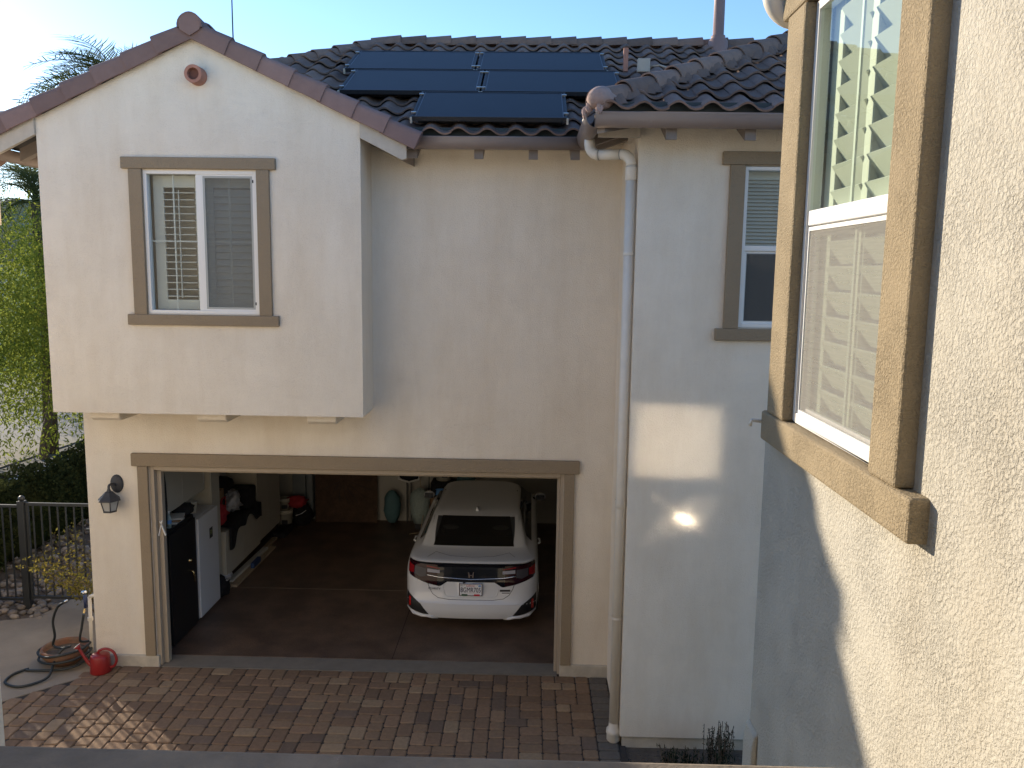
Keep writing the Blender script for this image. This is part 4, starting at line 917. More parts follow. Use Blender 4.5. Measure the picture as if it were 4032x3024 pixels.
b = MB(); b.tube([(-2.2, 6.2, 1.6), (-2.16, 6.1, 1.1), (-2.08, 5.95, .7), (-2.02, 5.7, .3), (-2.05, 5.5, .02), (-2.25, 5.42, .015)], .008, 6); tag(b.build('rope', 'lumber', smooth=True), 'thin tan rope hanging down to the garage floor', 'rope')
t = thing('tool_rack', 'dim rack of hanging tools on the garage flank by the car', 'rack', (.95, 3.5, 1.2)); b = MB(); b.box(.955, .985, 2.6, 4.4, 1.35, 1.42); b.build('rail', 'lumber', t)
for i, (y, z0, mt_) in enumerate(((2.75, .5, 'vinyl'), (3.05, .35, 'teal'), (3.4, .6, 'iron'), (3.8, .5, 'lumber'), (4.2, .45, 'iron'))):
    b = MB(); b.tube([(.93, y, 1.5), (.93, y+.02, z0)], .016, 8); b.build('tool_handle', mt_, t)

# ================================================================== CAR
XC, YC = -.765, 1.05
car = thing('parked_car', 'white four door sedan parked nose-in, rear end toward the garage opening', 'car', (XC, YC+2.4, 0))
#       z     a     rear   corner  front
RINGS = [(.20, .800, .135, .30, 4.70), (.235, .870, .045, .34, 4.78), (.30, .912, .012, .36, 4.84), (.38, .924, .0, .36, 4.88), (.455, .928, .004, .36, 4.89),
         (.470, .929, .018, .36, 4.89), (.52, .931, .045, .36, 4.88), (.60, .934, .062, .36, 4.87), (.70, .936, .072, .36, 4.84), (.76, .935, .074, .36, 4.78), (.84, .932, .096, .36, 4.58),
         (.92, .922, .122, .36, 4.28), (.985, .905, .138, .36, 3.98), (1.004, .895, .10, .36, 3.90), (1.022, .882, .068, .36, 3.84), (1.036, .858, .085, .34, 3.78),
         (1.044, .830, .150, .28, 3.74), (1.056, .800, .34, .20, 3.70), (1.068, .775, .56, .14, 3.66), (1.085, .755, .615, .11, 3.62), (1.18, .720, .80, .10, 3.40),
         (1.28, .686, 1.005, .10, 3.18), (1.362, .655, 1.185, .10, 2.98), (1.385, .640, 1.275, .11, 2.91), (1.408, .615, 1.42, .14, 3.04), (1.430, .590, 1.64, .16, 3.00), (1.450, .555, 1.95, .16, 2.95), (1.464, .48, 2.25, .14, 2.92), (1.471, .32, 2.45, .08, 2.86), (1.474, .12, 2.55, .04, 2.8)]
RZ = np.array([q[0] for q in RINGS])
def rint(z, k): return float(np.interp(z, RZ, [q[k] for q in RINGS]))
TS = [0, .12, .25, .38, .50, .60, .69, .77, .84, .89, .93, .96, .98, .992, 1.0]
def edge(t, c): return .055*t*t*min(1, c/.34) + c*(1-(1-min(t, 1)**9)**.42)
def rear_v(u, z):
    a = rint(z, 1); t = min(abs(u)/a, 1.0); return rint(z, 2)+edge(t, rint(z, 3))
def ring_pts(q):
    z, a, r_, c, f = q; pts = []
    tt = [-t for t in TS[:0:-1]]+TS
    for t in tt: pts.append((a*t, r_+edge(abs(t), c)))
    cf = min(c*1.6, .6)
    y0, y1 = r_+edge(1, c), f-edge(1, cf)*1.0
    for k in range(1, 9): pts.append((a, y0+(y1-y0)*k/9))
    for t in tt[::-1]: pts.append((a*t, f-edge(abs(t), cf)))
    for k in range(1, 9): pts.append((-a, y1+(y0-y1)*k/9))
    return [(XC+x, YC+y, z) for x, y in pts]
b = MB(); n = None; vs = []
for q in RINGS:
    p = ring_pts(q); n = len(p); vs += p
NR = 2*len(TS)-1
def open_rear(j, i): return 19 <= j <= 21 and i+1 < NR and abs((i+.5)-(NR-1)/2) < 7.4          # rear window opening
b.add(vs, [(j*n+i, j*n+(i+1) % n, (j+1)*n+(i+1) % n, (j+1)*n+i) for j in range(len(RINGS)-1) for i in range(n) if not open_rear(j, i)]+[tuple((len(RINGS)-1)*n+i for i in range(n)), tuple(range(n))[::-1]])
body = b.build('body', 'car_white', car, auto=38)
def patch(name, mt, poly_top, poly_bot, us, off=.004, nz=8, parent=None):
    """sheet on the rear surface between top(u) and bottom(u)"""
    b = MB(); b.grid(lambda u, k: (lambda z: (XC+u, YC+rear_v(u, z)-off, z))(poly_bot(u)+(poly_top(u)-poly_bot(u))*k), us, [i/nz for i in range(nz+1)])
    return b.build(name, mt, parent or car, smooth=True, fix=False)
def lin(*pts):
    xs, zs = [p[0] for p in pts], [p[1] for p in pts]; return lambda u: float(np.interp(abs(u), xs, zs))
def span(a, c, n): return [a+(c-a)*i/n for i in range(n+1)]
PTOP = lin((0, 1.006), (.70, .998), (.80, 1.012), (.862, 1.018), (.90, .96)); PBOT = lin((0, .752), (.33, .752), (.43, .682), (.60, .715), (.86, .80), (.90, .86))
panel = patch('light_panel', 'car_black', PTOP, PBOT, span(-.888, .888, 60), .005)
for sg in (-1, 1):
    U = lambda a, c: sorted([sg*a, sg*c])
    L0 = patch('tail_lamp', 'lens_darkred', lambda u: PTOP(u)-.012, lambda u: PBOT(u)+.012, span(*U(.47, .886), 20), .009)
    patch('brake_lens', 'lens_red', lin((.80, .93), (.883, .955)), lin((.80, .845), (.883, .84)), span(*U(.80, .883), 6), .013, parent=L0)
    patch('clear_lens', 'lens_smoke', lin((.62, .915), (.79, .935)), lin((.62, .82), (.70, .80), (.79, .835)), span(*U(.625, .79), 6), .013, parent=L0)
    patch('reverse_lens', 'lens_clear', lin((.44, .900), (.61, .915)), lin((.42, .862), (.61, .870)), span(*U(.435, .61), 6), .013, parent=L0)
    patch('red_bar', 'lens_red', lin((.44, .925), (.62, .955)), lin((.44, .917), (.62, .940)), span(*U(.44, .62), 5), .012, parent=L0)
    patch('bumper_vent', 'car_trim', lin((.58, .292), (.60, .315), (.70, .445), (.86, .535), (.91, .57)), lin((.58, .288), (.65, .290), (.885, .345), (.91, .36)), span(*U(.582, .908), 14), .004)
    patch('reflector', 'reflector', lin((.83, .50), (.87, .505)), lin((.83, .385), (.87, .38)), span(*U(.838, .870), 3), .008)
b = MB(); zc_ = lin((0, .790), (.45, .810), (.62, .834)); b.tube([(XC+u, YC+rear_v(u, zc_(u))-.010, zc_(u)) for u in span(-.62, .62, 40)], .0085, 8); b.build('chrome_strip', 'chrome', car, smooth=True)
patch('diffuser', 'car_trim', lin((0, .228), (.50, .228), (.62, .250), (.80, .255)), lin((0, .20), (.8, .2)), span(-.80, .80, 24), .006)
# bumper lower corner blades
for sg in (-1, 1):
    b = MB(); pth = [(XC+sg*u, YC+rear_v(sg*u, z)-.012, z) for u, z in ((.46, .215), (.54, .245), (.60, .268), (.68, .262), (.80, .285), (.90, .33))]
    b.tube(pth, [.012, .018, .022, .022, .022, .012], 8); b.build('bumper_blade', 'car_white', car, smooth=True)
# trunk seam, licence recess, lip line
def seam(pts, r_=.0035, mt='car_trim', name='trunk_seam'):
    P_ = []
    for (a, c), (d, e) in zip(pts[:-1], pts[1:]):
        for k in range(6): u, z = a+(d-a)*k/6, c+(e-c)*k/6; P_.append((XC+u, YC+rear_v(u, z)-.001, z))
    b = MB(); b.tube(P_, r_, 6); return b.build(name, mt, car, smooth=True)
seam([(-.60, .72), (-.58, .66), (-.53, .575), (-.45, .525), (-.30, .508), (.30, .508), (.45, .525), (.53, .575), (.58, .66), (.60, .72)])
seam([(-.62, 1.048), (-.52, 1.06), (-.30, 1.052), (0, 1.050), (.30, 1.052), (.52, 1.06), (.62, 1.048)], .0025)
seam([(-.39, .69), (-.36, .57), (-.32, .545), (.32, .545), (.36, .57), (.39, .69)], .006, 'car_white', 'licence_recess')
# plate
pl = thing('licence_plate', 'California licence plate 8GMR705 in a chrome frame on the white car', 'licence plate', (XC, YC, .66)) if False else part_empty('licence_plate', car)
py = YC+.040; pz = .657
b = MB(); b.box(XC-.152, XC+.152, py, py+.03, pz-.076, pz+.076); b.build('plate', 'plate_white', pl, bevel=.004)
b = MB(); rect_frame(b, XC-.163, XC+.163, pz-.088, pz+.088, .013, py-.006, py+.03); b.build('plate_frame', 'chrome', pl, bevel=.003)
b = MB(); b.box(XC-.125, XC-.045, py-.009, py-.006, pz-.088, pz-.063); b.build('flag_stripe', 'plate_green', pl)
b = MB(); b.box(XC+.045, XC+.125, py-.009, py-.006, pz-.088, pz-.063); b.build('flag_stripe', 'plate_red', pl)
place_text('8GMR705', .098, 'plate_navy', pl, (XC, py-.002, pz-.008), (1, 0, 0), (0, 0, 1), .70)
place_text('California', .036, 'plate_red', pl, (XC-.005, py-.002, pz+.056), (1, 0, 0), (0, 0, 1), .85, shear=.25)
b = MB(); b.box(XC+.105, XC+.140, py-.002, py, pz+.045, pz+.066); b.build('sticker', 'sticker_blue', pl)
place_text('OCT', .020, 'plate_navy', pl, (XC-.122, py-.002, pz+.056), (1, 0, 0), (0, 0, 1), .9)
for sx in (-.09, .09):
    b = MB(); b.blob((XC+sx, py-.002, pz+.066), .006, .004, .006, 1, 0, 8, 5); b.build('bolt', 'chrome', pl)
# emblem and badges
em = part_empty('emblem', car); ye = YC+rear_v(0, .84)-.016
b = MB(); oc = [(-.045, .045), (-.040, -.03), (-.028, -.042), (.028, -.042), (.040, -.03), (.045, .045), (.036, .052), (-.036, .052)]
b.prism([(XC+x, .848+z) for x, z in oc], ye+.006, ye+.012, 'y'); b.build('emblem_ground', 'car_black', em)
for sg in (-1, 1):
    b = MB(); b.prism([(XC+sg*x, .848+z) for x, z in ((.042, .046), (.027, .046), (.014, .004), (.0, .004), (.0, -.008), (.012, -.008), (.018, -.036), (.034, -.036))], ye, ye+.006, 'y'); b.build('emblem_stroke', 'chrome', em)
ul = -.52; place_text('CLARITY', .042, 'badge', car, (XC-.505, YC+rear_v(ul, .64)-.008, .648), (1, -.10, 0), (0, -.02, 1), 1.05, name='badge')
b = MB(); 
for u0, u1, z0, z1 in ((.40, .545, .625, .650), (.43, .535, .600, .608)):
    b = MB(); b.add([(XC+u, YC+rear_v(u, z)-o_, z) for o_ in (.006, .0) for (u, z) in ((u0, z0), (u1, z0), (u1, z1), (u0, z1))], [(0, 1, 2, 3), (4, 5, 6, 7), (0, 1, 5, 4), (1, 2, 6, 5), (2, 3, 7, 6), (3, 0, 4, 7)]); b.build('badge', 'badge', car)
b = MB(); b.box(XC-.11, XC-.075, YC+rear_v(0, .742)-.02, YC+rear_v(0, .742)+.01, .728, .758); b.build('rear_camera', 'car_trim', car)
# glass: rear window, sides, roof fin
b = MB()
def rw(u, k):
    z = 1.088+(1.356-1.088)*k; w_ = .565+.012*math.sin(k*3)+(.575-.565)*k; uu = u*w_; return (XC+uu, YC+rear_v(uu, z)-.003, z+.003)
b.grid(rw, span(-1, 1, 16), span(0, 1, 8)); b.build('rear_window', 'rear_glass', car, smooth=True, fix=False)
b = MB(); b.quad((XC-.60, YC+.66, 1.07), (XC+.60, YC+.66, 1.07), (XC+.60, YC+1.15, 1.07), (XC-.60, YC+1.15, 1.07)); b.quad((XC-.60, YC+1.15, 1.07), (XC+.60, YC+1.15, 1.07), (XC+.60, YC+1.40, .6), (XC-.60, YC+1.40, .6))
for sg in (-1, 1): b.quad((XC+sg*.66, YC+.62, 1.07), (XC+sg*.63, YC+1.2, 1.36), (XC+sg*.55, YC+2.2, 1.42), (XC+sg*.66, YC+3.2, .6))
b.quad((XC-.6, YC+2.4, .6), (XC+.6, YC+2.4, .6), (XC+.6, YC+2.4, 1.44), (XC-.6, YC+2.4, 1.44)); b.quad((XC-.62, YC+1.21, 1.353), (XC+.62, YC+1.21, 1.353), (XC+.55, YC+2.4, 1.42), (XC-.55, YC+2.4, 1.42)); b.build('cabin_lining', 'car_trim', car, fix=False)
for sg in (-1, 1):
    b = MB()
    def sw(s_, k):
        z = 1.045+(1.375-1.045)*k; v0, v1 = 1.02+.42*k+.12*k*k, 3.72-.70*k-.1*k*k; v = v0+(v1-v0)*s_; zz = z-(1-s_)**6*.0
        return (XC+sg*(rint(zz, 1)+.004), YC+v, zz)
    b.grid(sw, span(0, 1, 12), span(0, 1, 6)); b.build('side_window', 'car_glass', car, smooth=True, fix=False)
    b = MB(); b.tube([(XC+sg*(rint(.90, 1)+.012), YC+1.30, .915), (XC+sg*(rint(.90, 1)+.035), YC+1.33, .92), (XC+sg*(rint(.90, 1)+.035), YC+1.50, .92), (XC+sg*(rint(.90, 1)+.012), YC+1.53, .915)], .014, 8); b.build('door_handle', 'car_white', car, smooth=True)
    b = MB(); b.blob((XC+sg*.985, YC+3.42, 1.06), .10, .06, .07, 3, 0, 14, 9); m_ = b.build('side_mirror', 'car_white', car, smooth=True)
    b = MB(); b.tube([(XC+sg*.86, YC+3.44, 1.02), (XC+sg*.92, YC+3.43, 1.04)], .022, 8); b.build('mirror_arm', 'car_trim', m_)
    b = MB(); b.box(XC+sg*.985-.075, XC+sg*.985+.075, YC+3.352, YC+3.358, 1.015, 1.105); b.build('mirror_glass', 'car_glass', m_)
    for yw in (1.02, 3.78):
        wl_ = part_empty('wheel', car); cx = XC+sg*.83
        b = MB(); b.prism([(YC+yw+.335*math.cos(R(a)), .335+.335*math.sin(R(a))) for a in range(0, 360, 12)], cx-.11, cx+.11, 'x'); b.build('tyre', 'rubber', wl_, bevel=.03)
        b = MB(); b.prism([(YC+yw+.22*math.cos(R(a)), .335+.22*math.sin(R(a))) for a in range(0, 360, 15)], cx+sg*.105, cx+sg*.116, 'x'); b.build('rim', 'steel', wl_)
        b = MB(); b.prism([(YC+yw+.37*math.cos(R(a)), .345+.37*math.sin(R(a))) for a in range(-14, 195, 12)], XC+sg*.925, XC+sg*.939, 'x'); b.build('wheel_arch', 'car_trim', car)
b = MB(); zf = 1.395
b.add([(XC-.022, YC+1.33, 1.395), (XC+.022, YC+1.33, 1.395), (XC+.03, YC+1.50, 1.415), (XC-.03, YC+1.50, 1.415), (XC-.004, YC+1.325, 1.452), (XC+.004, YC+1.325, 1.452), (XC, YC+1.46, 1.43)], [(0, 1, 5, 4), (1, 2, 6, 5), (3, 0, 4, 6), (4, 5, 6), (0, 3, 2, 1), (2, 3, 6)]); b.build('antenna_fin', 'car_white', car)
for sx in (-.37, .37):                            # head restraints seen through the rear window
    b = MB(); b.blob((XC+sx, YC+1.03, 1.235), .125, .05, .035, 2, 0, 12, 7); b.build('headrest', 'seat_beige', car, smooth=True)

# ================================================================== YARD ON THE LEFT
# gate and fence
GY = 1.75
gate = thing('gate', 'black iron picket gate between a square post and the house corner', 'gate', (-6.4, GY, 0))
b = MB(); b.box(-7.43, -7.33, GY-.05, GY+.05, -.05, 1.60); b.build('post', 'iron', gate, bevel=.006)
b = MB(); b.blob((-7.38, GY, 1.635), .045, .045, .045, 1, 0, 10, 7); b.build('post_cap', 'iron', gate, smooth=True)
for z in (1.555, .14):
    b = MB(); b.box(-7.31, -5.47, GY-.02, GY+.02, z-.022, z+.022); b.build('rail', 'iron', gate, bevel=.004)
pm = MB(); pm.box(-.009, .009, -.009, .009, .16, 1.535); pme = pm.mesh('picket', 'iron')
for i in range(15):
    o = link('picket', pme, gate); o.location = (-7.22+i*.121, GY, 0)
for i in range(2):
    b = MB(); b.box((-7.32, -5.49)[i], (-7.285, -5.455)[i], GY-.018, GY+.018, .1, 1.58); b.build('gate_stile', 'iron', gate)
b = MB(); b.box(-6.45, -5.47, GY-.016, GY+.016, 1.17, 1.20); b.build('rail', 'iron', gate)
fence = thing('fence', 'black iron picket fence running from the gate post toward the street', 'fence', (-8.4, GY, 0))
for z in (1.52, .10):
    b = MB(); b.box(-8.56, -7.435, GY-.018, GY+.018, z-.02, z+.02); b.build('rail', 'iron', fence, bevel=.003)
for i in range(9):
    o = link('picket', pme, fence); o.location = (-7.56-i*.121, GY, -.03)
b = MB(); b.box(-8.64, -8.56, GY-.04, GY+.04, -.1, 1.62); b.build('post', 'iron', fence)
# stone bed
b = MB(); b.prism([(-9.9, .93), (-8.3, .93), (-7.05, 1.34), (-6.9, 1.9), (-7.25, 4.2), (-7.35, 10), (-9.9, 10)], -.14, -.035, 'z'); rbed = tag(b.build('stone_bed', 'soil'), None, None, None, 'structure')
SM = []
for k in range(5):
    bb = MB(); bb.blob((0, 0, 0), 1, .8, .55, 70+k, .14, 8, 6); SM.append(bb.mesh('stone', 'rock', True))
def in_bed(x, y):
    edge_ = -7.05+(.15 if y < 1.9 else 0)-(y-1.9)*.17 if y > 1.34 else -8.3+(y-.93)*3.0
    return x < edge_-.05
cnt = 0; big = MB()
tries = 0
while cnt < 520 and tries < 6000:
    tries += 1
    x, y = random.uniform(-9.2, -6.95), random.uniform(.95, 6.5)
    if not in_bed(x, y): continue
    s_ = random.uniform(.035, .085); me = random.choice(SM); zr = random.uniform(0, 6.28)
    if cnt < 190:
        o = link('stone', me, rbed); o.location = (x, y, -.03+s_*.3); o.scale = (s_, s_, s_); o.rotation_euler = (random.gauss(0, .2), random.gauss(0, .2), zr)
    else:
        mm = Matrix.Translation((x, y, -.03+s_*.3)) @ Matrix.Rotation(zr, 4, 'Z') @ Matrix.Scale(s_, 4)
        big.add([mm @ v.co for v in me.vertices], [tuple(p.vertices) for p in me.polygons])
    cnt += 1
tag(big.build('rubble', 'rock', rbed, smooth=True, fix=False), kind='stuff')
# hedge along the side yard with low wall behind
hg = thing('hedge', 'dark clipped hedge along the stone bed beyond the gate', 'hedge', (-9.2, 7, 0))
N = 34000
y = rng.uniform(-3.5, 16, N); a = rng.uniform(0, math.pi, N); rad = np.sqrt(rng.uniform(.55, 1.0, N)); wob = .10*np.sin(y*3.1)+.07*np.sin(y*7.3+1)
x = -9.0+np.cos(a)*(.55+wob)*rad; z = .05+np.sin(a)**.55*(1.36+wob*.6)*rad
leaves(np.stack([x, y, z], 1), .085, .55, (0, 0, -.1), 3, 'hedge_leaf', 'foliage', hg)
b = MB()
for i in range(12): b.tube([(-9.2, 2.6+i*1.15, -.1), (-9.25+random.gauss(0, .06), 2.6+i*1.15, .8)], [.04, .02], 6)
b.build('stem', 'bark', hg)
b = MB()
for i in range(40):
    y0 = -3.4+i*.48; b.blob((-9.0+random.gauss(0, .03), y0, .52), .36, .44, .66, 300+i, .12, 9, 7)
b.build('opaque_core', 'hedge_leaf', hg, smooth=True)  # hidden filler added to stop sun dapples coming through the hedge
b = MB(); b.prism([(.0, -.14), (.0, .72), (-.03, .72), (-.03, .80), (.23, .80), (.23, .72), (.20, .72), (.20, -.14)], 2.0, 16.5, 'y'); 
for i, v in enumerate(b.v): b.v[i] = (v[0]-10.25, v[1], v[2])
tag(b.build('garden_wall', 'footing'), 'low tan masonry wall behind the hedge', 'wall')
# bush with yellowing leaves by the house corner
bs = thing('shrub', 'thin shrub with yellowing leaves against the house corner behind the gate', 'shrub', (-5.9, 2.3, 0))
b = MB(); pos = []
for i in range(30):
    az = random.uniform(1.6, 4.4); L_ = random.uniform(.5, 1.15); p = Vector((-5.98+random.gauss(0, .07), 1.42+random.gauss(0, .08), .0)); path = [p.copy()]; d = Vector((math.cos(az)*.35, math.sin(az)*.35, 1)).normalized()
    for k in range(8):
        d = (d+Vector((math.cos(az)*.07, math.sin(az)*.05, -.07))).normalized(); p = p+d*L_*.17; path.append(p.copy())
        if k > 1:
            for _ in range(9): pos.append(p+Vector((random.gauss(0, .05), random.gauss(0, .05), random.gauss(0, .05))))
    b.tube(path, [.006*(1-.1*k) for k in range(len(path))], 4, False)
b.build('stem', 'bark', bs)
leaves([tuple(p) for p in pos], .055, .42, (0, 0, -.5), 5, 'bush_leaf', 'foliage', bs)
# standpipe with valve
sp = thing('standpipe', 'white plastic standpipe with blue hose valve at the house corner', 'tap', (-5.54, .12, 0))
b = MB(); b.tube([(-5.56, .12, .0), (-5.55, .12, .84)], .022, 10); b.build('pipe', 'pvc', sp, smooth=True)
b = MB(); b.tube([(-5.55, .12, .84), (-5.50, .12, .86), (-5.44, .12, .86)], .023, 10); b.build('elbow', 'pvc', sp, smooth=True)
b = MB(); b.lathe([(.022, 0), (.034, .005), (.034, .05), (.024, .055)], (-5.555, .12, .52), 10); b.build('coupling', 'pvc', sp)
b = MB(); b.tube([(-5.60, .12, .70), (-5.605, .12, .86)], .026, 10); b.tube([(-5.54, .12, .80), (-5.61, .12, .80)], .016, 8); b.build('valve', 'valve_blue', sp, smooth=True)
b = MB(); b.blob((-5.61, .11, .905), .035, .04, .022, 2, .05, 10, 6); b.build('valve_handle', 'metal_bright', sp, smooth=True)
b = MB(); b.tube([(-5.61, .10, .69), (-5.615, .08, .64)], .014, 8); b.build('spigot', 'brass', sp)
# pot + hose + watering can
pt = thing('clay_pot', 'wide terracotta bowl with a hose coiled around it', 'pot', (-5.88, .06, 0))
b = MB(); b.lathe([(.0, .005), (.17, .005), (.20, .03), (.265, .12), (.28, .19), (.275, .205), (.25, .205), (.245, .17), (.22, .08), (0, .05)], (-5.87, .06, 0), 28); b.build('bowl', 'terracotta', pt, smooth=True)
b = MB(); b.lathe([(0, .14), (.245, .13)], (-5.87, .06, 0), 24); b.build('soil', 'soil', pt)
def spline(ctrl, n=10, closed=False):
    P_ = [Vector(c) for c in ctrl]; out = []; N_ = len(P_)
    for i in range(N_ if closed else N_-1):
        p0, p1_, p2_, p3 = (P_[(i-1) % N_], P_[i], P_[(i+1) % N_], P_[(i+2) % N_]) if closed else (P_[max(i-1, 0)], P_[i], P_[i+1], P_[min(i+2, N_-1)])
        for k in range(n):
            t = k/n; out.append(.5*((2*p1_)+(p2_-p0)*t+(2*p0-5*p1_+4*p2_-p3)*t*t+(3*p1_-p0-3*p2_+p3)*t**3))
    if not closed: out.append(P_[-1])
    return out
cx, cy = -5.87, .06
ctrl = [(-5.615, .08, .62), (-5.64, .06, .45), (-5.66, .05, .28)]
for k in range(22):
    a_ = .2-k*2*math.pi/9.5; rr = .31+.018*math.sin(k*1.7); zz = .215-.0085*k if k < 16 else max(.03, .08-.01*(k-16)); tilt = .03*math.cos(a_*1.0)
    if zz < .19: rr = .325+.03*math.sin(k*1.3)
    ctrl.append((cx+rr*math.cos(a_), cy+rr*.95*math.sin(a_), max(.016, zz+tilt)))
ctrl += [(cx-.30, cy-.30, .016), (-6.20, -.20, .016), (-6.30, -.36, .016), (-6.26, -.56, .016), (-6.02, -.64, .016), (-5.82, -.44, .03), (-5.86, -.20, .12), (-5.80, -.12, .24), (-5.74, -.05, .25), (-5.90, .02, .19), (-6.02, .06, .21), (-5.98, .04, .35), (-5.98, .02, .55), (-5.90, .0, .74), (-5.80, -.02, .82)]
hs = thing('garden_hose', 'black garden hose looped over the terracotta bowl and across the concrete', 'hose', (-5.9, 0, 0))
b = MB(); b.tube(spline(ctrl, 8), .0155, 8); b.build('hose', 'hose', hs, smooth=True)
b = MB(); b.tube([(-5.81, -.02, .815), (-5.755, -.025, .85)], .014, 8); b.build('nozzle', 'metal_bright', hs, smooth=True)
wc = thing('watering_can', 'red plastic watering can standing on the pavers by the wall', 'watering can', (-5.285, -.19, 0))
wx, wy = -5.285, -.19
b = MB(); b.lathe([(0, .0), (.118, .0), (.125, .012), (.112, .205), (.104, .225), (.06, .235), (0, .238)], (wx, wy, .0), 26); b.build('tank', 'red_plastic', wc, smooth=True)
b = MB(); b.tube(spline([(wx-.09, wy-.01, .07), (wx-.15, wy-.015, .13), (wx-.215, wy-.02, .24), (wx-.25, wy-.02, .31)], 5), [.032, .03, .027, .025, .023, .022, .021, .020, .019, .018, .017, .017, .017, .017, .017, .017], 10); b.build('spout', 'red_plastic', wc, smooth=True)
b = MB(); b.tube([(wx-.245, wy-.02, .30), (wx-.275, wy-.02, .335)], [.018, .042], 12); b.build('rose', 'red_plastic', wc, smooth=True)
b = MB(); b.tube([(wx-.275, wy-.02, .335), (wx-.279, wy-.02, .34)], .041, 12); b.build('rose_face', 'vinyl', wc)
b = MB(); b.tube(spline([(wx-.03, wy, .225), (wx-.005, wy, .275), (wx+.08, wy, .30), (wx+.17, wy, .26), (wx+.205, wy, .16), (wx+.17, wy, .08), (wx+.105, wy, .06)], 6), .016, 10); b.build('handle', 'red_plastic', wc, smooth=True)
# wall lantern
ln = thing('wall_lantern', 'dark metal wall lantern with frosted panes beside the garage opening', 'lantern', (-5.07, 0, 2.2))
b = MB(); b.lathe([(0, .0), (.085, .0), (.085, .012), (.07, .03), (0, .034)], (0, 0, 0), 20, .95, 1.35); o = link('backplate', b.mesh('backplate', 'lamp_metal', True), ln); o.matrix_basis = Matrix.Translation((-5.055, -.001, 2.36)) @ Matrix.Rotation(R(90), 4, 'X')
lx, ly = -5.085, -.15
b = MB(); b.tube(spline([(-5.06, -.02, 2.34), (-5.07, -.08, 2.375), (lx, ly+.01, 2.37), (lx, ly, 2.31)], 5), .015, 8); b.build('arm', 'lamp_metal', ln, smooth=True)
b = MB(); b.lathe([(.0, .165), (.016, .165), (.03, .13), (.05, .12), (.085, .08), (.135, .035), (.14, .02), (.12, .02), (0, .02)], (lx, ly, 2.17), 6); b.build('cap', 'lamp_metal', ln)
q6 = lambda r_, k: (lx+r_*math.cos(k*math.pi/3), ly+r_*math.sin(k*math.pi/3))
for k in range(6):
    a0, a1, c0, c1 = q6(.108, k), q6(.108, k+1), q6(.075, k), q6(.075, k+1)
    b = MB(); b.quad((*c0, 2.065), (*c1, 2.065), (*a1, 2.19), (*a0, 2.19)); b.build('pane', 'frosted', ln, fix=False)
    b = MB(); b.tube([(*q6(.112, k), 2.19), (*q6(.078, k), 2.06)], .006, 6); b.build('glazing_bar', 'lamp_metal', ln)
b = MB(); b.lathe([(0, 0), (.085, 0), (.088, .018), (.078, .02)], (lx, ly, 2.048), 6); b.build('base_ring', 'lamp_metal', ln)
# low evergreen plants in the bed by the wing
def rosemary(x, y, n, r_, h, lb):
    t = thing('rosemary_plant', lb, 'plant', (x, y, 0), 'low plants in the bed by the wing'); b = MB(); pos = []
    for i in range(n):
        a_ = random.uniform(0, 6.28); k = random.uniform(0, r_); p0 = Vector((x+k*math.cos(a_), y+k*math.sin(a_), -.03)); hh = h*random.uniform(.5, 1.0); p1_ = p0+Vector((random.gauss(0, .04), random.gauss(0, .04), hh)); b.tube([p0, p1_], .004, 4, False)
        for q in range(14): pos.append(p0.lerp(p1_, .2+.8*q/14)+Vector((random.gauss(0, .010), random.gauss(0, .010), 0)))
    b.build('stem', 'bark', t); leaves([tuple(p) for p in pos], .045, .25, (0, 0, .9), int(x*100) % 97, 'rosemary', 'foliage', t)
rosemary(2.02, -1.86, 46, .17, .50, 'taller dark green bush against the wing near the stucco corner')
rosemary(1.52, -1.98, 26, .11, .32, 'short dark green sprig in the middle of the planting bed')
rosemary(1.70, -1.98, 24, .10, .28, 'small dark green clump beside the taller bush')

# ================================================================== TREES, FAR SIDE
def limb(b, p, d, L_, r_, depth, tips, rr):
    path = [p.copy()]; rad = [r_]; n = 6
    for k in range(n):
        d = (d+Vector((rr.gauss(0, .12), rr.gauss(0, .12), rr.gauss(0, .06)))).normalized(); p = p+d*L_/n; path.append(p.copy()); rad.append(r_*(1-.6*(k+1)/n))
    b.tube(path, rad, 7, False)
    if depth == 0: tips += path[2:]; return
    for _ in range(4):
        a_ = rr.uniform(0, 6.28); nd_ = (d+Vector((math.cos(a_), math.sin(a_), rr.uniform(-.1, .5)))*.8).normalized(); limb(b, path[rr.randint(3, n)], nd_, L_*rr.uniform(.55, .75), rad[-1]*1.1, depth-1, tips, rr)
    tips += path[4:]
def pepper_tree(x, y, h, seed, lb, spread=2.4, n=150):
    rr = random.Random(seed); t = thing('pepper_tree', lb, 'tree', (x, y, 0)); b = MB(); tips = []
    limb(b, Vector((x, y, -.2)), Vector((.05, 0, 1)), h*.42, .13, 2, tips, rr); b.build('trunk', 'bark', t, smooth=True)
    pos = []
    for i in range(n):
        a_ = rr.uniform(0, 6.28); k = math.sqrt(rr.random())*spread; z0 = h*(1-.42*(k/spread)**2)*rr.uniform(.72, 1.0); p = Vector((x+k*math.cos(a_), y+k*math.sin(a_), z0)); L_ = min(rr.uniform(1.6, 5.6), z0-.3); m_ = int(L_*30)
        dx, dy = math.cos(a_)*.25, math.sin(a_)*.25
        L_ = min(L_, z0-.3)
        for q in range(m_):
            s_ = q/m_; sp_ = .07+.20*math.sin(s_*3.0); pos.append((p.x+dx*math.sin(s_*1.6)*L_*.5+rr.gauss(0, sp_), p.y+dy*math.sin(s_*1.6)*L_*.5+rr.gauss(0, sp_), p.z+.25*math.sin(s_*2.5)-L_*s_+rr.gauss(0, .05)))
    leaves(pos, .125, .30, (0, 0, -.8), seed, 'pepper_leaf', 'crown', t)
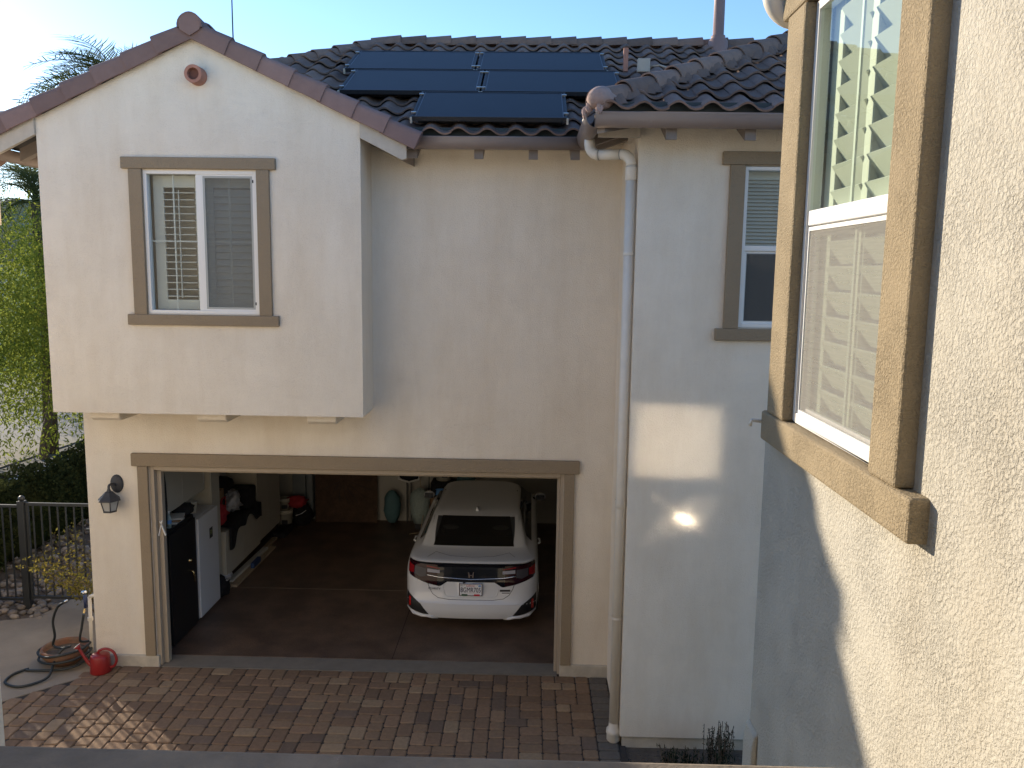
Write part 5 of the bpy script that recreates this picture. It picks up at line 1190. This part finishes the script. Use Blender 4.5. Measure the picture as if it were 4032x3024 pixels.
pepper_tree(-12.8, 11.3, 6.9, 4, 'feathery yellow green pepper tree beyond the hedge', 2.6, 600)
pepper_tree(-17.5, 22.0, 6.2, 9, 'second drooping pepper tree farther down the street', 3.0, 190)
def frond_mesh(L_, nl, seed):
    rr = random.Random(seed); b = MB(); pts = []
    for k in range(15):
        s_ = k/14; pts.append(Vector((L_*(s_*.86-.10*s_**3), rr.gauss(0, .005), L_*(.62*s_-.95*s_**2.2))))
    b.tube(pts, [.022*(1-.85*k/14) for k in range(15)], 5, False)
    for k in range(nl):
        s_ = .14+.85*k/nl; i = min(int(s_*14), 13); p = pts[i].lerp(pts[i+1], s_*14-i); t = (pts[i+1]-pts[i]).normalized(); ll = L_*.30*math.sin(min(1, s_*1.15)*2.6)**.6+.05
        for sg in (-1, 1):
            d = (t*.55+Vector((0, sg, 0))*.8+Vector((0, 0, rr.uniform(-.1, .45)))).normalized(); w_ = .013
            q1 = p+d*ll*.5+Vector((0, 0, -.03)); q2 = p+d*ll*.92+Vector((0, 0, -.30*ll)); b.add([p+t*w_, p-t*w_, q1-t*w_, q1+t*w_, q2], [(0, 1, 2, 3), (3, 2, 4)])
    return b.mesh('frond', 'palm_leaf')
FM = [frond_mesh(2.3, 30, i) for i in range(4)]
def palm(x, y, zc, n, lb, seed, sc=1.0):
    rr = random.Random(seed); t = thing('palm_tree', lb, 'palm', (x, y, 0), 'palms behind the house'); b = MB(); b.tube([(x, y, -.2), (x+.1, y, zc*.5), (x, y, zc)], [.20, .15, .13], 10); b.build('trunk', 'bark', t, smooth=True)
    for i in range(n):
        o = link('frond', rr.choice(FM), t); s_ = sc*rr.uniform(.8, 1.1); o.scale = (s_, s_, s_); o.location = (0, 0, zc); o.rotation_euler = (rr.gauss(0, .15), R(-rr.uniform(-30, 66)), rr.uniform(0, 6.28)); o.matrix_parent_inverse = Matrix.Identity(4)
palm(-9.75, 10.0, 8.7, 40, 'taller feathery palm rising behind the gable roof', 3, 1.0)
palm(-13.0, 12.0, 6.6, 34, 'shorter palm with drooping dark fronds above the pepper tree', 8, .95)
# house across the street, hill, antenna
fh = thing('far_house', 'pale stucco house far across the street', 'house', (-34, 44, 0))
b = MB(); b.box(-44, -25.5, 42, 52, -.1, 5.2); b.build('wall', 'pale_wall', fh)
b = MB(); b.add([(-45, 41.2, 5.2), (-24.8, 41.2, 5.2), (-24.8, 52.8, 5.2), (-45, 52.8, 5.2), (-40, 47, 7.4), (-30, 47, 7.4)], [(0, 1, 5, 4), (1, 2, 5), (2, 3, 4, 5), (3, 0, 4), (0, 3, 2, 1)]); b.build('roof', 'roof_far', fh)
for x in (-41, -36.5, -32):
    b = MB(); b.box(x, x+1.6, 41.96, 42.02, 1.2, 2.6); b.build('window', 'car_glass', fh)
b = MB(); hv = [(-700+i*40, 420+60*math.sin(i*.7), -1) for i in range(36)]; top = [(x, y+120, 34+14*math.sin(i*.9)+9*math.sin(i*2.1)) for i, (x, y, z) in enumerate(hv)]
b.add(hv+top+[(x, y+420, -1) for x, y, z in hv], [(j*36+i, j*36+i+1, (j+1)*36+i+1, (j+1)*36+i) for j in (0, 1) for i in range(35)]); tag(b.build('hills', 'hill', smooth=True, fix=False), None, None, None, 'structure')
an = thing('antenna_mast', 'thin antenna mast rising behind the gable ridge', 'antenna', (-4.35, 3.0, 6)); b = MB(); b.tube([(-4.34, 2.6, 7.0), (-4.36, 2.6, 8.4), (-4.36, 2.6, 9.6)], [.014, .011, .007], 6); b.build('rod', 'iron', an)
